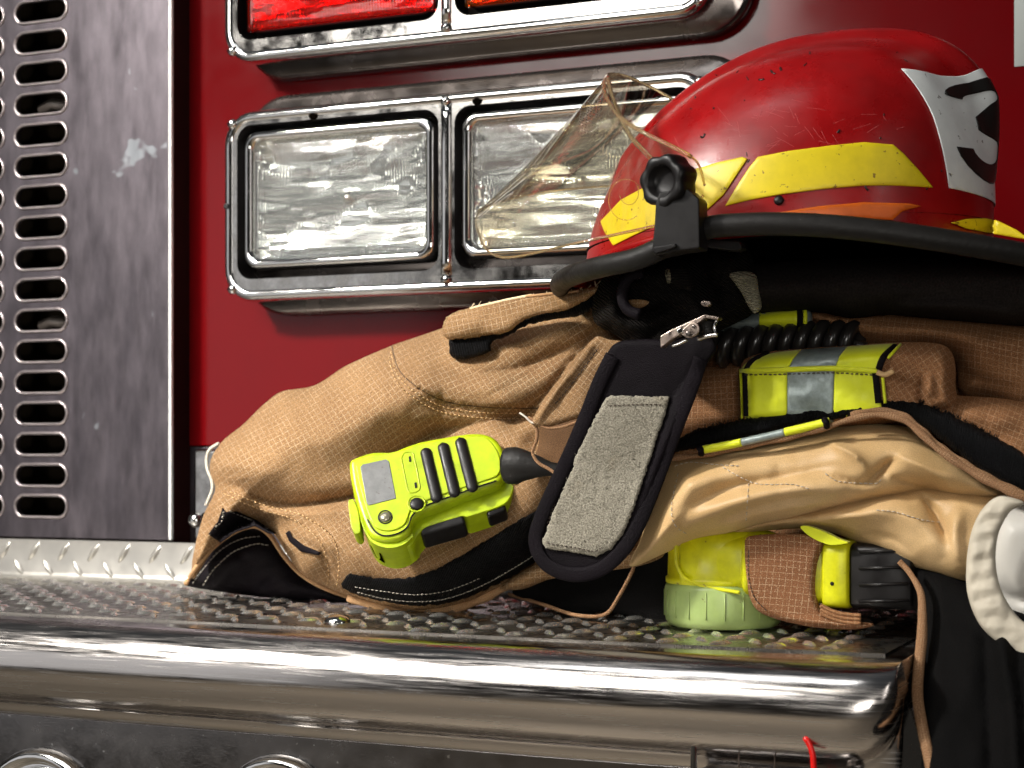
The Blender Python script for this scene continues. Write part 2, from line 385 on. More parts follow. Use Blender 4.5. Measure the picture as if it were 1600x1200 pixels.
def fabric(name, base, dark, thread, pitch=.0048, linew=.10, weave=1500, thr=.45, rough=.85, sheen=.25, bs=.6, tamt=.8, rib=None, blotch=None, crumple=.35, grain=.48):
    m = bpy.data.materials.new(name); m.use_nodes = True; nt = m.node_tree; b = nt.nodes['Principled BSDF']; lk = nt.links.new
    b.inputs['Roughness'].default_value = rough; b.inputs['Sheen Weight'].default_value = sheen; b.inputs['Specular IOR Level'].default_value = .25 if max(base) > .1 else .07
    b.inputs['Sheen Roughness'].default_value = .5; b.inputs['Sheen Tint'].default_value = c4(tuple(min(1, x * 1.8) for x in base))
    uv = nd(nt, 'ShaderNodeTexCoord').outputs['UV']
    big = nd(nt, 'ShaderNodeTexNoise', i_Scale=16.0, i_Detail=5.0, i_Roughness=.6); lk(uv, big.inputs['Vector'])
    r0 = nd(nt, 'ShaderNodeMapRange'); r0.inputs[1].default_value = .35; r0.inputs[2].default_value = .68; lk(big.outputs[0], r0.inputs[0])
    mx = nd(nt, 'ShaderNodeMix', data_type='RGBA'); mx.inputs[6].default_value = c4(base); mx.inputs[7].default_value = c4(dark); lk(r0.outputs[0], mx.inputs[0])
    col = mx.outputs[2]
    if blotch:
        n = nd(nt, 'ShaderNodeTexNoise', i_Scale=blotch[0], i_Detail=3.0); lk(uv, n.inputs['Vector'])
        r = nd(nt, 'ShaderNodeMapRange'); r.inputs[1].default_value = blotch[1]; r.inputs[2].default_value = blotch[1] + .12; lk(n.outputs[0], r.inputs[0])
        r.inputs[4].default_value = .6; k = nd(nt, 'ShaderNodeMix', data_type='RGBA'); lk(r.outputs[0], k.inputs[0]); lk(col, k.inputs[6]); k.inputs[7].default_value = c4(blotch[2]); col = k.outputs[2]
    # weave grain: two stretched noises
    fine = nd(nt, 'ShaderNodeTexNoise', i_Scale=float(weave), i_Detail=2.0, i_Roughness=.5); lk(uv, fine.inputs['Vector'])
    rf = nd(nt, 'ShaderNodeMapRange'); rf.inputs[1].default_value = .3; rf.inputs[2].default_value = .7; rf.inputs[3].default_value = 1 - grain; rf.inputs[4].default_value = 1 + grain; lk(fine.outputs[0], rf.inputs[0])
    mul = nd(nt, 'ShaderNodeMix', data_type='RGBA', blend_type='MULTIPLY'); mul.inputs[0].default_value = 1; lk(col, mul.inputs[6]); lk(rf.outputs[0], mul.inputs[7]); col = mul.outputs[2]
    h = fine.outputs[0]
    if thread:
        wob = nd(nt, 'ShaderNodeTexNoise', i_Scale=60.0); lk(uv, wob.inputs['Vector'])
        vm = nd(nt, 'ShaderNodeVectorMath', operation='MULTIPLY_ADD'); lk(wob.outputs[1], vm.inputs[0]); vm.inputs[1].default_value = (.0004,) * 3; lk(uv, vm.inputs[2])
        sp = nd(nt, 'ShaderNodeSeparateXYZ'); lk(vm.outputs[0], sp.inputs[0]); masks = []
        for ax in (0, 1):
            dv = nd(nt, 'ShaderNodeMath', operation='DIVIDE'); lk(sp.outputs[ax], dv.inputs[0]); dv.inputs[1].default_value = pitch
            fr = nd(nt, 'ShaderNodeMath', operation='FRACT'); lk(dv.outputs[0], fr.inputs[0])
            lt = nd(nt, 'ShaderNodeMath', operation='LESS_THAN'); lk(fr.outputs[0], lt.inputs[0]); lt.inputs[1].default_value = linew; masks.append(lt.outputs[0])
        mm = nd(nt, 'ShaderNodeMath', operation='MAXIMUM'); lk(masks[0], mm.inputs[0]); lk(masks[1], mm.inputs[1])
        brk = nd(nt, 'ShaderNodeTexNoise', i_Scale=1100.0, i_Detail=1.0); lk(uv, brk.inputs['Vector'])
        gt = nd(nt, 'ShaderNodeMapRange'); gt.inputs[1].default_value = thr; gt.inputs[2].default_value = thr + .12; lk(brk.outputs[0], gt.inputs[0])
        patch = nd(nt, 'ShaderNodeTexNoise', i_Scale=70.0, i_Detail=2.0); lk(uv, patch.inputs['Vector'])
        pr = nd(nt, 'ShaderNodeMapRange'); pr.inputs[1].default_value = .38; pr.inputs[2].default_value = .6; pr.inputs[3].default_value = .45; lk(patch.outputs[0], pr.inputs[0])
        m1 = nd(nt, 'ShaderNodeMath', operation='MULTIPLY'); lk(mm.outputs[0], m1.inputs[0]); lk(gt.outputs[0], m1.inputs[1])
        m2 = nd(nt, 'ShaderNodeMath', operation='MULTIPLY'); lk(m1.outputs[0], m2.inputs[0]); lk(pr.outputs[0], m2.inputs[1])
        # stray light threads all over the weave
        st = nd(nt, 'ShaderNodeTexNoise', i_Scale=850.0, i_Detail=1.0); lk(uv, st.inputs['Vector'])
        sr = nd(nt, 'ShaderNodeMapRange'); sr.inputs[1].default_value = .62; sr.inputs[2].default_value = .72; sr.inputs[4].default_value = .45; lk(st.outputs[0], sr.inputs[0])
        ad = nd(nt, 'ShaderNodeMath', operation='MAXIMUM'); lk(m2.outputs[0], ad.inputs[0]); lk(sr.outputs[0], ad.inputs[1])
        am = nd(nt, 'ShaderNodeMath', operation='MULTIPLY'); lk(ad.outputs[0], am.inputs[0]); am.inputs[1].default_value = tamt
        mt = nd(nt, 'ShaderNodeMix', data_type='RGBA'); lk(am.outputs[0], mt.inputs[0]); lk(col, mt.inputs[6]); mt.inputs[7].default_value = c4(thread); col = mt.outputs[2]
    lk(col, b.inputs['Base Color'])
    if rib:  # (pitch, axis, strength) ribs of a hook tape or knit
        sp2 = nd(nt, 'ShaderNodeSeparateXYZ'); lk(uv, sp2.inputs[0])
        ml = nd(nt, 'ShaderNodeMath', operation='MULTIPLY'); lk(sp2.outputs[rib[1]], ml.inputs[0]); ml.inputs[1].default_value = 2 * math.pi / rib[0]
        ds = nd(nt, 'ShaderNodeTexNoise', i_Scale=180.0); lk(uv, ds.inputs['Vector'])
        ma = nd(nt, 'ShaderNodeMath', operation='MULTIPLY_ADD'); lk(ds.outputs[0], ma.inputs[0]); ma.inputs[1].default_value = 5; lk(ml.outputs[0], ma.inputs[2])
        sn = nd(nt, 'ShaderNodeMath', operation='SINE'); lk(ma.outputs[0], sn.inputs[0])
        a2 = nd(nt, 'ShaderNodeMath', operation='ADD'); lk(sn.outputs[0], a2.inputs[0]); lk(h, a2.inputs[1]); h = a2.outputs[0]
    bp = nd(nt, 'ShaderNodeBump'); bp.inputs['Strength'].default_value = bs; bp.inputs['Distance'].default_value = .0006 if not rib else rib[2]; lk(h, bp.inputs['Height'])
    if crumple:
        cn = nd(nt, 'ShaderNodeTexNoise', i_Scale=55.0, i_Detail=4.0, i_Roughness=.55); cn.noise_type = 'RIDGED_MULTIFRACTAL'; lk(uv, cn.inputs['Vector'])
        b2 = nd(nt, 'ShaderNodeBump'); b2.inputs['Strength'].default_value = crumple; b2.inputs['Distance'].default_value = .0014; lk(cn.outputs[0], b2.inputs['Height']); lk(b2.outputs[0], bp.inputs['Normal'])
    lk(bp.outputs[0], b.inputs['Normal'])
    return m
TAN = (.245, .140, .062)
M = {}
M['tan'] = fabric('tan_ripstop', TAN, (.165, .088, .036), (.72, .60, .42), tamt=.40, pitch=.0037, linew=.09, blotch=(20, .58, (.13, .075, .032)), thr=.40, weave=1150)
M['brown'] = fabric('brown_ripstop', (.27, .125, .052), (.18, .08, .032), (.70, .50, .32), tamt=.36, pitch=.0040, linew=.12, thr=.40, weave=1150)
M['brown_grid'] = fabric('brown_grid_ripstop', (.22, .095, .04), (.17, .07, .028), (.62, .48, .32), pitch=.0043, linew=.10, thr=.42, tamt=.7)
M['cream'] = fabric('cream_liner', (.60, .41, .21), (.47, .30, .13), None, grain=.16, weave=1300, sheen=.3, rough=.42, bs=.22)
M['offwhite'] = fabric('offwhite_binding', (.66, .60, .50), (.5, .42, .32), None, weave=900, bs=.4)
M['black_cloth'] = fabric('black_cloth', (.005, .0045, .0045), (.003, .003, .003), None, weave=1100, sheen=0, bs=.8)
M['black_nylon'] = fabric('black_nylon', (.007, .005, .007), (.005, .004, .005), None, weave=1200, sheen=0, rough=.6, bs=.8)
M['collar_cloth'] = fabric('collar_cloth', (.016, .013, .012), (.010, .008, .007), None, weave=700, sheen=.05)
M['hook'] = fabric('hook_tape', (.008, .008, .009), (.004, .004, .004), (.10, .10, .11), weave=700, rib=(.0011, 0, .0006), bs=1.0, rough=.55, tamt=.2, thr=.6, sheen=.05)
M['knit'] = fabric('black_knit', (.012, .010, .009), (.006, .005, .004), None, rib=(.0018, 1, .0012), bs=1.0, weave=800, sheen=.1)
M['cream_knit'] = fabric('cream_knit', (.36, .34, .24), (.12, .10, .06), None, rib=(.0018, 1, .0012), bs=1.0, weave=500)
M['felt'] = fabric('grey_felt', (.26, .24, .19), (.17, .155, .12), None, crumple=0, weave=900, sheen=.4, bs=1.0, blotch=(45, .6, (.20, .17, .12)))
M['piping'] = fabric('brown_piping', (.26, .135, .065), (.18, .09, .04), (.6, .42, .26), pitch=.0016, linew=.3, tamt=.5, bs=.7)
M['piping_light'] = fabric('tan_piping', (.50, .29, .14), (.38, .2, .09), (.7, .55, .36), pitch=.0016, linew=.3, tamt=.4, bs=.7)
M['lime_trim'] = pbr('lime_reflective', (.72, .78, .012), .5, var=(60, .86), bump=(900, .25, .0003), sheen=.1)
M['grey_trim'] = pbr('grey_reflective', (.27, .32, .31), .38, metal=.25, var=(300, .7), bump=(1400, .35, .0003))
M['thread_light'] = pbr('pale_thread', (.55, .50, .42), .7)
M['thread_tan'] = pbr('tan_thread', (.62, .40, .19), .7)
M['thread_dark'] = pbr('dark_thread', (.06, .04, .03), .7)
M['lime'] = pbr('lime_plastic', (.44, .57, .004), .36, spec=.5, var=(60, .68), bump=(700, .10, .0003), specks=(300, .72, (.25, .3, .02)))
M['yellow'] = pbr('yellow_plastic', (.70, .70, .006), .38, var=(60, .68), bump=(500, .1, .0003), specks=(120, .70, (.22, .2, .02)))
M['glow_ring'] = pbr('pale_green_plastic', (.36, .47, .16), .35, sss=.3, var=(60, .8), specks=(160, .68, (.16, .14, .05)))
M['black_plastic'] = pbr('black_plastic', (.006, .005, .005), .40, spec=.35, bump=(500, .12, .0003), rvar=(60, .32, .55))
M['black_rubber'] = pbr('black_rubber', (.010, .009, .008), .55, spec=.3, bump=(260, .45, .0009), rvar=(120, .42, .62), specks=(420, .74, (.10, .09, .08)))
M['screen'] = pbr('grey_screen', (.20, .20, .195), .35, metal=.3, var=(160, .75), specks=(400, .66, (.12, .10, .09)))
M['jewel'] = pbr('clear_button', (.45, .42, .30), .15, metal=.7)
M['red_shell'] = pbr('red_helmet_paint', (.29, .0035, .0045), .30, coat=0, spec=.45, var=(22, .66), bump=(7, .06, .004), specks=(55, .74, (.02, .01, .01)), rvar=(40, .22, .42), scr=(60, (1, 1, 14), 25, .08))
M['red_shell'].node_tree.nodes['Principled BSDF'].inputs['Coat Roughness'].default_value = .22
M['yellow_sticker'] = pbr('yellow_sticker', (.72, .57, .008), .42, var=(90, .86), specks=(260, .655, (.22, .13, .01)), bump=(600, .1, .0002))
M['orange_sticker'] = pbr('orange_sticker', (.62, .12, .006), .4, var=(50, .7))
M['white_sticker'] = pbr('white_sticker', (.74, .77, .76), .35, var=(70, .88), specks=(170, .67, (.16, .15, .14)))
M['black_ink'] = pbr('black_ink', (.010, .009, .008), .4)
M['chrome'] = pbr('chrome', (.80, .79, .77), .06, metal=1, rvar=(35, .03, .14), bump=(14, .04, .001))
M['chrome_worn'] = pbr('pitted_chrome', (.62, .60, .57), .10, metal=1, rvar=(60, .05, .26), bump=(50, .10, .0008), var=(60, .45))
M['dark_chrome'] = pbr('darkened_chrome', (.16, .14, .13), .12, metal=.9, rvar=(30, .10, .35), bump=(20, .08, .002))  # lamp flange chrome, darkened: its dark reflections are put into the colour
M['steel_bumper'] = pbr('polished_steel', (.66, .62, .59), .10, metal=1, rvar=(1, .07, .33), rs=((22, 22, 620), (0, 38, 0)), bump=(5, .03, .001))
M['steel_face'] = pbr('brushed_steel', (.30, .285, .28), .2, metal=1, rvar=(30, .14, .30), scr=(120, (2.5, 2.5, 20), 40, .06), specks=(240, .70, (.75, .74, .72)))
M['steel_grille'] = pbr('dull_steel', (.115, .10, .112), .40, metal=.85, rvar=(16, .30, .52), var=(30, .62), stretch=(2.5, 2.5, .8), bump=(200, .03, .0003), specks=(20, .675, (.20, .21, .225)))
M['tread'] = pbr('tread_plate', (.36, .34, .31), .26, metal=1, rvar=(60, .20, .36), bump=(60, .04, .0004), var=(60, .75))
M['kick'] = pbr('lit_kick_plate', (.50, .48, .44), .34, metal=.8, rvar=(40, .28, .42))  # lighter copy of the tread metal: a bright reflection put into the colour
M['lozenge'] = pbr('worn_glint_lozenge', (.76, .74, .69), .25, metal=.92, rvar=(200, .18, .34))  # worn lozenges, far paler than the plate: their glint is in the colour
M['red_body'] = pbr('red_body_paint', (.115, .0016, .0028), .15, coat=0, var=(3, .85), bump=(500, .01, .0003), rvar=(12, .10, .18))
M['red_shaded'] = pbr('shaded_red_channel', (.018, .003, .003), .8, spec=.1)  # body red darkened: shade of the recess is put into the colour
M['black_void'] = pbr('interior_shade', (.002, .0015, .001), 1, spec=0)  # black without gloss: the shade inside slots and holes put into the colour
M['grey_dust'] = pbr('dusty_duct', (.03, .024, .02), .6, var=(40, 2.2))
M['white_cloth'] = fabric('white_vinyl', (.62, .60, .55), (.54, .51, .46), None, weave=700, bs=.2, rough=.5, sheen=.1)
M['pad_white'] = pbr('offwhite_vinyl', (.62, .60, .55), .45, var=(30, .92), bump=(300, .05, .0004))
M['concrete'] = pbr('concrete_floor', (.50, .43, .34), .55, var=(4, .8), bump=(40, .2, .002))
M['white_vinyl'] = pbr('white_letter', (.55, .6, .58), .4)
M['clip_metal'] = pbr('worn_clip_metal', (.52, .42, .36), .28, metal=1, rvar=(200, .2, .5), var=(300, .7), bump=(500, .3, .0005))

def lens_mat(name, col, vert=.0024, amt=1.0, frost=.03, glos=.10):
    m = bpy.data.materials.new(name); m.use_nodes = True; nt = m.node_tree; b = nt.nodes['Principled BSDF']; lk = nt.links.new; out = nt.nodes['Material Output']
    b.inputs['Base Color'].default_value = c4(col); b.inputs['Transmission Weight'].default_value = 1; b.inputs['Roughness'].default_value = .04; b.inputs['IOR'].default_value = 1.45
    o = nd(nt, 'ShaderNodeTexCoord').outputs['Object']; sp = nd(nt, 'ShaderNodeSeparateXYZ'); lk(o, sp.inputs[0])
    ml = nd(nt, 'ShaderNodeMath', operation='MULTIPLY'); lk(sp.outputs[0], ml.inputs[0]); ml.inputs[1].default_value = 2 * math.pi / vert
    sn = nd(nt, 'ShaderNodeMath', operation='SINE'); lk(ml.outputs[0], sn.inputs[0])
    nz_ = nd(nt, 'ShaderNodeTexNoise', i_Scale=34.0, i_Detail=2.0)
    mpn = nd(nt, 'ShaderNodeMapping'); mpn.inputs['Scale'].default_value = (.55, 1, 1.5); lk(o, mpn.inputs[0]); lk(mpn.outputs[0], nz_.inputs['Vector'])
    b1 = nd(nt, 'ShaderNodeBump'); b1.inputs['Strength'].default_value = .5 * amt; b1.inputs['Distance'].default_value = .0006; lk(sn.outputs[0], b1.inputs['Height'])
    b2 = nd(nt, 'ShaderNodeBump'); b2.inputs['Strength'].default_value = .35 * amt; b2.inputs['Distance'].default_value = .006; lk(nz_.outputs[0], b2.inputs['Height']); lk(b1.outputs[0], b2.inputs['Normal'])
    lk(b2.outputs[0], b.inputs['Normal'])
    tr = nd(nt, 'ShaderNodeBsdfTransparent'); tr.inputs[0].default_value = c4(col)
    d2 = nd(nt, 'ShaderNodeBsdfDiffuse'); d2.inputs[0].default_value = c4(col); lk(b1.outputs[0], d2.inputs['Normal'])
    gl = nd(nt, 'ShaderNodeBsdfGlossy'); gl.inputs['Roughness'].default_value = .08; lk(b2.outputs[0], gl.inputs['Normal'])
    m1 = nd(nt, 'ShaderNodeMixShader'); m1.inputs[0].default_value = glos; lk(tr.outputs[0], m1.inputs[1]); lk(gl.outputs[0], m1.inputs[2])
    m2 = nd(nt, 'ShaderNodeMixShader'); m2.inputs[0].default_value = frost; lk(m1.outputs[0], m2.inputs[1]); lk(d2.outputs[0], m2.inputs[2]); lk(m2.outputs[0], out.inputs[0])
    return m
M['lens_clear'] = lens_mat('fluted_clear_lens', (1, 1, .98))
M['lens_red'] = lens_mat('red_lens', (.97, .07, .035))
M['lens_amber'] = lens_mat('amber_lens', (.95, .30, .03))
def reflector_mat():
    m = bpy.data.materials.new('lamp_reflector'); m.use_nodes = True; nt = m.node_tree; b = nt.nodes['Principled BSDF']; lk = nt.links.new
    b.inputs['Base Color'].default_value = (.90, .93, .94, 1); b.inputs['Metallic'].default_value = 1; b.inputs['Roughness'].default_value = .13
    o = nd(nt, 'ShaderNodeTexCoord').outputs['Object']; sp = nd(nt, 'ShaderNodeSeparateXYZ'); lk(o, sp.inputs[0])
    ml = nd(nt, 'ShaderNodeMath', operation='MULTIPLY'); lk(sp.outputs[0], ml.inputs[0]); ml.inputs[1].default_value = 2 * math.pi / .0026
    sn = nd(nt, 'ShaderNodeMath', operation='SINE'); lk(ml.outputs[0], sn.inputs[0])
    blk = nd(nt, 'ShaderNodeTexNoise', i_Scale=38.0, i_Detail=0.0); lk(o, blk.inputs['Vector'])
    br = nd(nt, 'ShaderNodeMapRange'); br.inputs[1].default_value = .30; br.inputs[2].default_value = .5; lk(blk.outputs[0], br.inputs[0])
    a1 = nd(nt, 'ShaderNodeMath', operation='MULTIPLY'); lk(sn.outputs[0], a1.inputs[0]); lk(br.outputs[0], a1.inputs[1])
    mp = nd(nt, 'ShaderNodeMapping'); mp.inputs['Scale'].default_value = (.35, 1, 1.7); lk(o, mp.inputs[0])
    n = nd(nt, 'ShaderNodeTexNoise', i_Scale=24.0, i_Detail=2.5, i_Roughness=.5); lk(mp.outputs[0], n.inputs['Vector'])
    b2 = nd(nt, 'ShaderNodeBump'); b2.inputs['Strength'].default_value = .85; b2.inputs['Distance'].default_value = .008; lk(n.outputs[0], b2.inputs['Height'])
    b1 = nd(nt, 'ShaderNodeBump'); b1.inputs['Strength'].default_value = 1; b1.inputs['Distance'].default_value = .0007; lk(a1.outputs[0], b1.inputs['Height']); lk(b2.outputs[0], b1.inputs['Normal'])
    lk(b1.outputs[0], b.inputs['Normal']); return m
M['reflector'] = reflector_mat()
def clear_sheet(name):
    m = bpy.data.materials.new(name); m.use_nodes = True; nt = m.node_tree; lk = nt.links.new
    nt.nodes.remove(nt.nodes['Principled BSDF']); out = nt.nodes['Material Output']
    tr = nd(nt, 'ShaderNodeBsdfTransparent'); gl = nd(nt, 'ShaderNodeBsdfGlossy'); gl.inputs['Roughness'].default_value = .05
    df = nd(nt, 'ShaderNodeBsdfDiffuse'); df.inputs[0].default_value = (.46, .42, .30, 1)
    lw = nd(nt, 'ShaderNodeLayerWeight', i_Blend=.35)
    rp = nd(nt, 'ShaderNodeValToRGB'); rp.color_ramp.elements[0].color = (.93, .90, .82, 1); rp.color_ramp.elements[1].color = (.70, .56, .34, 1); rp.color_ramp.elements[1].position = .92; rp.color_ramp.elements[0].position = .3
    lk(lw.outputs['Facing'], rp.inputs[0]); lk(rp.outputs[0], tr.inputs[0])
    o = nd(nt, 'ShaderNodeTexCoord').outputs['Object']
    mp = nd(nt, 'ShaderNodeMapping'); mp.inputs['Scale'].default_value = (40, 40, 9); mp.inputs['Rotation'].default_value = (0, .8, 0); lk(o, mp.inputs[0])
    n = nd(nt, 'ShaderNodeTexNoise', i_Scale=6.0, i_Detail=6.0, i_Roughness=.75); lk(mp.outputs[0], n.inputs['Vector'])
    r = nd(nt, 'ShaderNodeMapRange'); r.inputs[1].default_value = .45; r.inputs[2].default_value = .75; r.inputs[3].default_value = .03; r.inputs[4].default_value = .17; lk(n.outputs[0], r.inputs[0])
    m1 = nd(nt, 'ShaderNodeMixShader'); lk(r.outputs[0], m1.inputs[0]); lk(tr.outputs[0], m1.inputs[1]); lk(df.outputs[0], m1.inputs[2])
    fr = nd(nt, 'ShaderNodeFresnel', i_IOR=1.38)
    m2 = nd(nt, 'ShaderNodeMixShader'); fm = nd(nt, 'ShaderNodeMath', operation='MULTIPLY'); fm.inputs[1].default_value = .75; lk(fr.outputs[0], fm.inputs[0]); lk(fm.outputs[0], m2.inputs[0]); lk(m1.outputs[0], m2.inputs[1]); lk(gl.outputs[0], m2.inputs[2]); lk(m2.outputs[0], out.inputs[0])
    return m
M['visor'] = clear_sheet('clear_visor')
M['visor_edge'] = pbr('amber_visor_edge', (.86, .70, .42), .12, trans=.92, ior=1.35)

# ------------------------------------------------------------------ ground
GZ = 0.0
g = mesh('ground', [(-8, -8, 0), (8, -8, 0), (8, 8, 0), (-8, 8, 0)], [(0, 1, 2, 3)], M['concrete'], smooth=False, origin=(0, 0, 0)); tag(g, None, None, kind='structure')
# ------------------------------------------------------------------ fire truck
Z = lambda z: z + CZ
truck = thing('fire_truck', 'red fire truck with chrome lamp housings, slotted steel panel and polished step bumper', 'fire truck', (-.45, 1.21, 0))
WY = 1.21
xw = lambda px, Y=WY: P(px, 715, Y).x
def zw(px, py, Y=WY): return P(px, py, Y).z
# red body panel
x_l = xw(294)
body = box('body_panel', x_l, .7, WY, WY + .03, zw(310, 697), Z(.75), M['red_body'], truck, bevel=.0015)
xg = xw(266, 1.185)
box('channel', xg - .02, x_l + .012, WY + .028, WY + .05, Z(-.13), Z(.75), M['red_shaded'], truck)
box('panel_return', xg - .0, xg + .0018, 1.187, WY + .03, Z(-.072), Z(.75), M['red_shaded'], truck, bevel=.0003)
dome('screw', (xw(281, 1.236), 1.236, zw(281, 214, 1.236)), .0045, .003, (0, -1, 0), M['black_plastic'], truck)
# lower steel plate beside the channel with its screw
box('steel_plate', x_l, .7, WY + .001, WY + .028, Z(-.12), zw(310, 697) - .0008, M['steel_grille'], truck)
pl = box('hinge_bracket', xw(306, 1.20), xw(345, 1.20), 1.196, WY, zw(310, 845, 1.2), zw(310, 702, 1.2), M['chrome_worn'], truck, bevel=.003)
dome('screw', P(305, 813, 1.188), .0062, .005, (0, -1, 0), M['chrome'], pl)
# slotted steel panel
slot_c = [17, 67, 116, 165, 213, 261.5, 310, 358, 406.5, 455, 503, 551, 599, 647, 695, 743, 791]
Xs0, Xs1 = xw(22, 1.185), xw(107, 1.185)
pitchx = (Xs1 - Xs0) * 1.165
zs = [zw(64, y, 1.185) for y in slot_c]; dz = (zs[0] - zs[-1]) / 16
zs = [zs[-1] + dz * k for k in range(0, 24)]
slot_h = dz * .80
def panel_with_slots():
    x0, x1, z0, z1 = Xs0 - 2.6 * pitchx, xg, zw(100, 840, 1.185), zs[-1] + dz * .6
    outer = [(x0, z0), (x1, z0), (x1, z1), (x0, z1)]
    pts = list(outer); faces_in = [list(range(4))]; holes = []
    for cidx in range(3):
        for z in zs:
            a, b_ = Xs0 - cidx * pitchx, Xs1 - cidx * pitchx
            r = slot_h / 2 * .98; ring = []
            for cx, a0 in ((b_ - r, -90), (a + r, 90)):
                for i in range(13):
                    t = math.radians(a0 + 180 * i / 12); ring.append((cx + r * math.cos(t), z + slot_h / 2 * math.sin(t)))
            holes.append(ring)
    edges = []
    for ring in holes:
        s = len(pts); pts += ring; faces_in.append(list(range(s, s + len(ring))))
    vs, es, fs, ov, oe, of = delaunay_2d_cdt([Vector(p) for p in pts], [], faces_in, 0, 1e-6)
    fk = [f for f, o in zip(fs, of) if set(o) == {0}]
    Yf = 1.185; V = [(v[0], Yf, v[1]) for v in vs]; Fc = [tuple(f) for f in fk]
    # rims: short rolled lip going inward
    for ring in holes:
        n = len(ring); c = np.mean(ring, 0)
        prof = [(0, 0), (.0003, .0007), (.0008, .0013), (.0014, .0030), (.0014, .006)]
        s = len(V)
        for (ins, dp) in prof:
            for x, z in ring:
                dx, dz_ = x - c[0], z - c[1]
                half = (Xs1 - Xs0) / 2 - slot_h / 2
                ax = max(-half, min(half, dx)); vx, vz = dx - ax, dz_; L = math.hypot(vx, vz) + 1e-9
                V.append((x - vx / L * ins, Yf + dp - (.0003 if dp == .0007 else 0), z - vz / L * ins))
        for i in range(len(prof) - 1):
            for j in range(n):
                a = s + i * n + j; b_ = s + i * n + (j + 1) % n; Fc.append((a, b_, b_ + n, a + n))
    # right edge
    return V, Fc, (x0, x1, z0, z1)
V, Fc, (gx0, gx1, gz0, gz1) = panel_with_slots()
M['slot_rim'] = pbr('slot_rim', (.46, .40, .40), .30, metal=.9)
rim_parts = []
def slot_rims():
    for cidx in range(3):
        for z in zs:
            a, b_ = Xs0 - cidx * pitchx, Xs1 - cidx * pitchx; r = slot_h / 2 - .0012; L = []
            for cx, a0 in ((b_ - r - .0012, -90), (a + r + .0012, 90)):
                for i in range(11):
                    t = math.radians(a0 + 180 * i / 10); L.append((cx + r * math.cos(t), 1.1848, z + r * math.sin(t)))
            L.append(L[0]); rim_parts.append(tube_geo(L, .0014, 6, caps=False))
slot_rims()
gp = mesh('slotted_panel', V, Fc, M['steel_grille'], truck, smooth=False)
box('panel_edge', gx1 - .0006, gx1 + .0020, 1.1832, 1.1868, gz0, gz1, pbr('edge_highlight', (.85, .85, .82), .45, metal=.2), gp, bevel=.0006)  # near-white strip: the edge's bright reflection is put into its colour
V, Fc = merge(rim_parts); mesh('slot_rims', V, Fc, M['slot_rim'], gp)
box('interior_shade', gx0, gx1 - .02, 1.215, 1.22, gz0, gz1, M['black_void'], truck)
for (yy) in (165, 503):
    z = zw(64, yy, 1.2); c = [( (Xs0 + Xs1) / 2 - .012, 1.203, z - .004), ((Xs0 + Xs1) / 2 + .0, 1.2, z + .0), ((Xs0 + Xs1) / 2 + .016, 1.203, z - .003)]
    tube('hose_stub', c, [.006, .005, .006], M['grey_dust'], truck)

